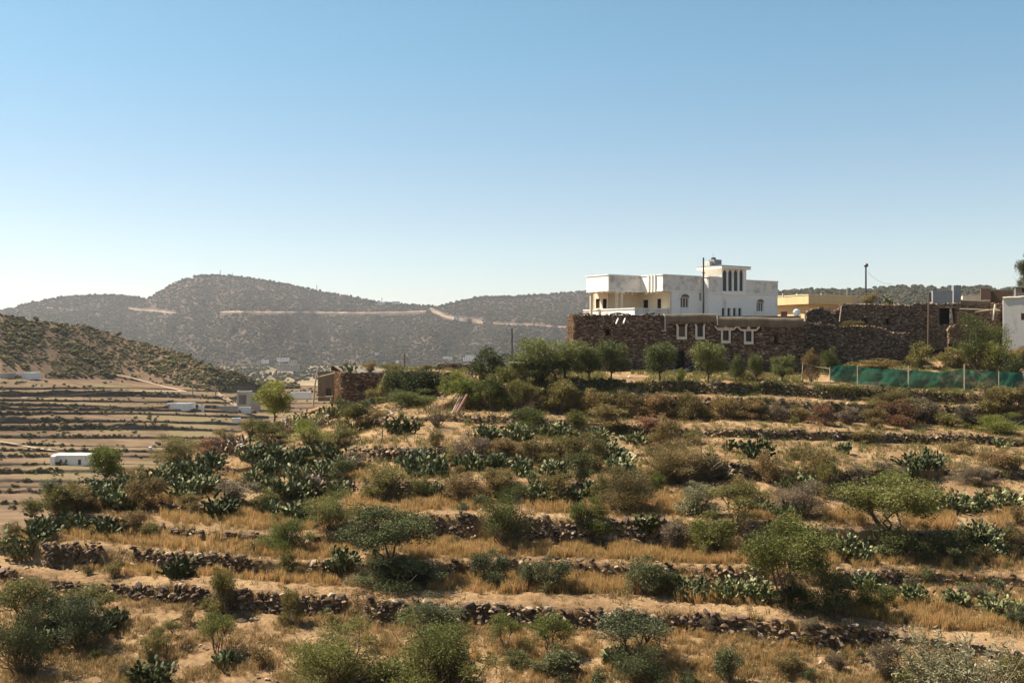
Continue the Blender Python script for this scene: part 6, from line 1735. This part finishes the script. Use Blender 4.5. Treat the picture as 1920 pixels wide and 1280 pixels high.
# stone ramp edge
def ramp_stones():
    rg = np.random.default_rng(66); items = []; path = [(690, 785), (730, 768), (770, 752), (805, 742), (838, 736)]
    for i in range(420):
        t = rg.uniform(0, 1); x = 690 + 148 * t; y = np.interp(x, [p[0] for p in path], [p[1] for p in path]) + rg.uniform(-2, 14 * (1 - .3 * t))
        r_ = rg.uniform(.1, .3); items.append((rg.integers(0, 8), rotm(rg) * np.array([r_ * 1.2, r_, r_ * .7])[None, :], np.array(HILL.at(x, min(y, 795)))))
    c = items[0][2].copy(); e = empty('stone_ramp', c); tag(e, 'earth and stone ramp climbing diagonally to the ruin wall', 'ramp')
    join_rocks('small_stones', [(k, a, t - c) for k, a, t in items], M['pebble'], e, 3)
ramp_stones()
# leaning timbers
for (x0, y0, x1, y1, r_, mt, lab) in ((856, 776, 876, 740, .13, 'redwood', 'thick red-brown timber leaning on the bank, right one'), (852, 775, 868, 742, .10, 'redwood', 'thinner red-brown timber leaning beside the thick one'), (848, 774, 864, 741, .07, 'palewood', 'slim pale pole leaning left of the red timbers'), (829, 766, 862, 733, .07, 'palewood', 'long slanting pole leaning furthest left of the red timbers')):
    a = HILL.at(x0, y0); b = P(x1, y1, a.y + 1.8); m = MB(); m.tube([a, b], [r_, r_ * .9], 6); o = m.build('leaning_timber', M[mt], None, tuple(a)); tag(o, lab, 'timber', 'timbers leaning on the bank')
# small pergola
pg = HILL.at(981, 712); e = empty('pergola', pg); tag(e, 'small pergola with bright green vine on a pale post in the orchard', 'pergola')
s_ = pg.y / F
m = MB(); m.tube([(0, 0, 0), (0, 0, 36 * s_)], .06, 6); obj_me('post', m.mesh('post'), M['palewood'], e)
m = MB(); n = 16; m.tube([(26 * s_ * math.cos(6.283 * k / n), 18 * s_ * math.sin(6.283 * k / n) * 1.5, 33 * s_) for k in range(n + 1)], .035, 5); m.tube([(20 * s_, 0, 32 * s_), (45 * s_, 0, 30 * s_), (60 * s_, 0, 38 * s_)], .035, 5); obj_me('rim', m.mesh('rim'), M['palewood'], e)
rg = np.random.default_rng(5); cen = np.stack([rg.uniform(-22, 30, 12) * s_, rg.uniform(-16, 16, 12) * s_, np.full(12, 37 * s_)], 1)
V, Fq, tt = leaves(rg, cen, np.tile([.55, .55, .16], (12, 1)), 1500, .14, .7, .2)
q = obj_me('vine', mesh_np('vine', V, Fq, tt), LEAF['b'], e); q['kind'] = 'stuff'
# poles
def pole(px, y0, y1, D, r_, mat, label, extra=None, name='wooden_pole'):
    a = P(px, y0, D); b = P(px + (extra or 0), y1, D); m = MB(); m.tube([a, b], [r_, r_ * .8], 7); o = m.build(name, M[mat], None, tuple(a)); tag(o, label, 'pole'); return o
pole(1740.5, 662, 548, DU - 4, .12, 'brownwood', 'thin brown wooden pole standing before the barn', 1)
pole(960, 700, 616, DO + 12, .10, 'metal', 'dark thin pole rising behind the broad orchard tree')
pole(758.5, 690, 662, HILL.D_at(758, 692) + 2, .09, 'brownwood', 'short dark post above the ragged wall')
pole(1588.5, 560, 539, DS + 42, .08, 'palewood', 'short pale post on the skyline right of the ochre house')
pole(1744.5, 566, 547, DU + 6, .14, 'metal', 'short dark post beside the concrete water tank')
pole(1503, 716, 679, HILL.D_at(1503, 716), .06, 'palewood', 'leaning pale fence post at the corner of the long stone house', 3, 'fence_post')
e = empty('street_lamp', P(1623.5, 560, DU + 22)); tag(e, 'tall dark lamp pole with round head on the skyline behind the ruins', 'street lamp')
s_ = (DU + 22) / F
m = MB(); m.tube([(0, 0, -4), (0, 0, 62 * s_)], [.16, .11], 8); obj_me('post', m.mesh('post'), M['metal'], e)
m = MB(); m.tube([(0, 0, 60 * s_), (0, -.1, 63 * s_), (0.05, -.15, 66 * s_)], [.22, .34, .16], 8); obj_me('lamp_head', m.mesh('lamp_head'), M['metal'], e)
a = P(1627, 510, DU + 22); b = P(1672, 532, DU + 34); pts = [a + (b - a) * t - Vector((0, 0, .5 * 4 * t * (1 - t))) for t in np.linspace(0, 1, 9)]
m = MB(); m.tube(pts, .018, 4); o = m.build('cable', M['metal'], None); tag(o, 'thin cable running down to the right from the tall lamp pole', 'cable')
a = P(1506, 680, HILL.D_at(1503, 716)); b = P(1556, 691, HILL.D_at(1560, 720)); m = MB(); m.tube([a, (a + b) / 2 - Vector((0, 0, .1)), b], .02, 4); o = m.build('wire', M['palewood'], None); tag(o, 'thin wire from the leaning fence post to the green net', 'wire')
# sticks in the slope
for x, y0, y1, dx, lab in ((713, 836, 796, 3, 'thin dead stick upright on the sandy slope, left'), (806, 830, 800, 8, 'leaning dead stick by the bare twiggy shrub'), (1394, 898, 868, -8, 'pale curved dead stick on the small wall, right of the very wide bush')):
    a = HILL.at(x, y0); b = P(x + dx, y1, a.y); m = MB(); m.tube([a, (a + b) / 2 + Vector((.1, 0, 0)), b], [.05, .04, .02], 5); m.tube([a + (b - a) * .6, a + (b - a) * .8 + Vector((.3, 0, .1))], [.03, .015], 4); o = m.build('dead_stick', M['bark' if x < 1000 else 'palewood'], None, tuple(a)); tag(o, lab, 'stick')

# ===== green shade-net fence
e = empty('net_fence', HILL.at(1700, 727)); tag(e, 'green shade-net fence on thin posts along the top terrace, right', 'fence')
L0 = e.location
def npt(px, y): D = HILL.D_at(px, float(np.interp(px, [1555, 1700, 1920], [720, 726, 734]))); return P(px, y, D)
ntop = pl((1555, 688), (1575, 684), (1600, 684), (1640, 689), (1704, 693), (1760, 694), (1808, 692), (1815, 694), (1870, 696), (1930, 698), (2000, 700))
nbot = pl((1555, 712), (1600, 720), (1660, 724), (1704, 727), (1808, 729), (1930, 732), (2000, 735))
for (xa, xb) in ((1555, 1703.4), (1703.8, 1808.2), (1808.6, 2000)):
    n = int((xb - xa) / 2.2); V = []; K = 9
    for i in range(n + 1):
        x = xa + (xb - xa) * i / n; t_ = (x - xa) / (xb - xa); sag = 3.5 * math.sin(math.pi * t_) ** 2 * (.6 + .4 * math.sin(xa))
        for j in range(K):
            f_ = j / (K - 1); y = float(ntop(x)) + sag + (float(nbot(x)) - float(ntop(x)) - sag) * f_
            p = npt(x, y); fold = .34 * float(fbm(x / 9.0 + f_ * 2.5, f_ * 2.0, 83, 3)) + .12 * math.sin(x / 7.0 + f_ * 3)
            V.append(tuple(p + Vector((0, -.05 + fold * (1 if 0 < j else .3), 0)) - L0))
    obj_me('net_panel', mesh_np('net_panel', V, grid_faces(n + 1, K), smooth=True), M['net'], e)
for px, y0, y1 in ((1556, 722, 688), (1608, 726, 685), (1703.6, 729, 686), (1808.4, 733, 683), (1873, 735, 696), (1919, 735, 693)):
    a = HILL.at(px, y0); b = P(px, y1, a.y); m = MB(); m.tube([a - L0, b - L0], .05 if px not in (1703.6, 1808.4) else .07, 6); obj_me('post', m.mesh('post'), M['palewood'], e)

# ===== valley buildings
def vh(name, x0, x1, yt, yb, deg, mat, label, wins_=(), depth=8, cat='house', D=None, glass='darkpane'):
    return simple_house(name, x0, x1, yt, yb, VAL.D_at((x0 + x1) / 2, yb) if D is None else D, deg, mat, label, cat, wins_, depth, True, glass, 'farbeige')
e, f_, fc = vh('container_building', 101, 171, 855, 872, 0, 'farwhite', 'long low white prefab building with a bright roof in the fields', ((112, 116, 861, 866), (122, 126, 861, 866), (146, 152, 861, 871)), 4.5)
m = MB(); f_.box(m, -.5, fc.a(171) + .3, -.5, 5, f_.z_at(0, 0, 855) + .01, f_.z_at(0, 0, 854) + .25); m.build('roof_sheet', M['whitepaint'], e)
m = MB(); p = HILL and VAL.at(98, 872); m.box((p.x, p.y + 1, p.z + 1.2), (1.2, 2, 2.4)); m.build('end_room', M['redpane'] if False else M['farwhite'], e)
e, f_, fc = vh('white_house_far', 312, 350, 756, 766, -8, 'farwhite', 'low white house with parapet standing among the terraced fields', ((316, 318, 758, 762),), 8)
for (x0, x1, y0, y1, mt, lab) in ((351, 356, 756, 766, 'farwhite', 'narrow white annex right of the low white field house'), (372, 382, 760, 768, 'farwhite', 'small white shed at the left end of the long garden wall'), (386, 446, 761, 768, 'farbeige', 'long grey garden wall between the field house and the beige house')):
    vh('annex' if 'annex' in lab else ('shed' if 'shed' in lab else 'garden_wall'), x0, x1, y0, y1, 0, mt, lab, (), 4 if 'wall' not in lab else 1.2, 'wall' if 'wall' in lab else 'shed')
vh('beige_house', 444, 470, 734, 772, 10, 'farbeige', 'tall beige house with a dark open bay by the village road', ((448, 462, 740, 758),), 9, 'house', None, 'mud')
vh('beige_house', 471, 486, 738, 770, 10, 'farbeige', 'beige house half hidden behind the lone bright green tree', ((474, 477, 745, 750), (480, 483, 745, 750)), 9)
vh('white_wall', 446, 470, 763, 772, 10, 'farwhite', 'low white wall before the tall beige house', (), 1.0, 'wall', VAL.D_at(455, 772) - 3)
vh('tiny_hut', 435, 449, 784, 791, 5, 'farwhite', 'tiny white hut on the terraces right of the fields', (), 3, 'hut')
vh('tiny_hut', 278, 282, 838, 844, 5, 'farwhite', 'tiny pale hut above the cactus slope', (), 2, 'hut')
vh('flat_house', 10, 58, 699, 708, 3, 'farwhite', 'flat white house under the brown hill at the left edge', ((14, 17, 701, 706), (22, 24, 701, 704)), 10)
vh('flat_house', -20, 9, 700, 707, 3, 'farbeige', 'low grey house cut by the left edge under the brown hill', (), 10)
vh('yard_wall', 545, 582, 735, 742, 3, 'farwhite', 'white yard wall behind the ruin, right of the lone bright green tree', (), 2, 'wall', 330)
for x, y0, y1, lab in ((404, 742, 722, 'yellowish pole by the village road'), (361, 740, 722, 'thin pale pole on the brown hill foot'), (413, 518, 507, 'antenna mast on the highest mountain top'), (436, 519, 512, 'second small mast on the highest mountain top'), (716, 566, 558, 'mast beside the white buildings in the mountain saddle'), (594, 546, 534, 'tiny mast on the mountain shoulder')):
    D = VAL.D_at(x, y0) if y0 > 600 else float(mount_D(x, SKY(x))) ; a = P(x, y0, D); b = P(x, y1, D); m = MB(); m.tube([a - Vector((0, 0, 2)), b], .25 if y0 > 600 else 1.2, 5); o = m.build('mast', M['wood'], None); tag(o, lab, 'pole')
# far villages on the valley floor and in the saddle
FAR = [(490, 504, 675, 680, 1900, 'farwhite'), (519, 541, 671, 677, 1950, 'farwhite'), (518, 546, 683, 695, 1650, 'farbeige'), (548, 562, 684, 695, 1660, 'farbeige'), (541, 553, 676, 684, 1800, 'farbeige'), (868, 886, 670, 676, 1900, 'farwhite'), (872, 892, 666, 671, 2000, 'farwhite'), (830, 845, 669, 672, 2050, 'farwhite'),
       (708, 719, 566, 571, None, 'farwhite'), (736, 748, 565, 570, None, 'farwhite'), (850, 862, 595, 600, None, 'farwhite'), (742, 746, 676, 681, 1850, 'farwhite'), (703, 706, 661, 665, None, 'farwhite')]
LABF = ['white house at the left end of the far village', 'long white house, upper row of the far village', 'unfinished beige block, lower row of the far village', 'beige block right of the unfinished one in the far village', 'beige house between the two rows of the far village', 'white house behind the first orchard tree', 'upper white house behind the first orchard tree', 'low white house left of the orchard on the valley floor',
        'left white house in the mountain saddle', 'right white house in the mountain saddle', 'pale building beside the road cutting on the mountain', 'lone white hut on the valley floor above the ragged wall', 'tiny white hut on the foot of the mountain']
for (x0, x1, y0, y1, D, mt), lab in zip(FAR, LABF):
    if D is None: D = float(mount_D((x0 + x1) / 2, y1)) - 25
    n = max(1, int((x1 - x0) / 5)); ww = tuple((x0 + 2 + i * 5, x0 + 3.6 + i * 5, y0 + 1.6, y0 + 3.4) for i in range(n)) if x1 - x0 > 9 else ()
    simple_house('far_house', x0, x1, y0, y1, D, random.Random(int(x0)).uniform(-15, 15), mt, lab, 'house', ww, 14, glass='darkpane', roof='farbeige')

# ------------------------------------------------------------------ haze
hm = bpy.data.materials.new('haze_air'); hm.use_nodes = True; nt = hm.node_tree; nt.nodes.clear()
ho = nt.nodes.new('ShaderNodeOutputMaterial'); pv = nt.nodes.new('ShaderNodeVolumePrincipled')
pv.inputs['Color'].default_value = (0.93, 0.92, 0.97, 1); pv.inputs['Density'].default_value = HAZE; pv.inputs['Anisotropy'].default_value = 0.3
nt.links.new(pv.outputs[0], ho.inputs['Volume'])
m = MB(); m.box((0, 0, 120), (15900, 15900, 380)); o = m.build('haze', hm, None, (0, 0, 0)); tag(o, kind='stuff')
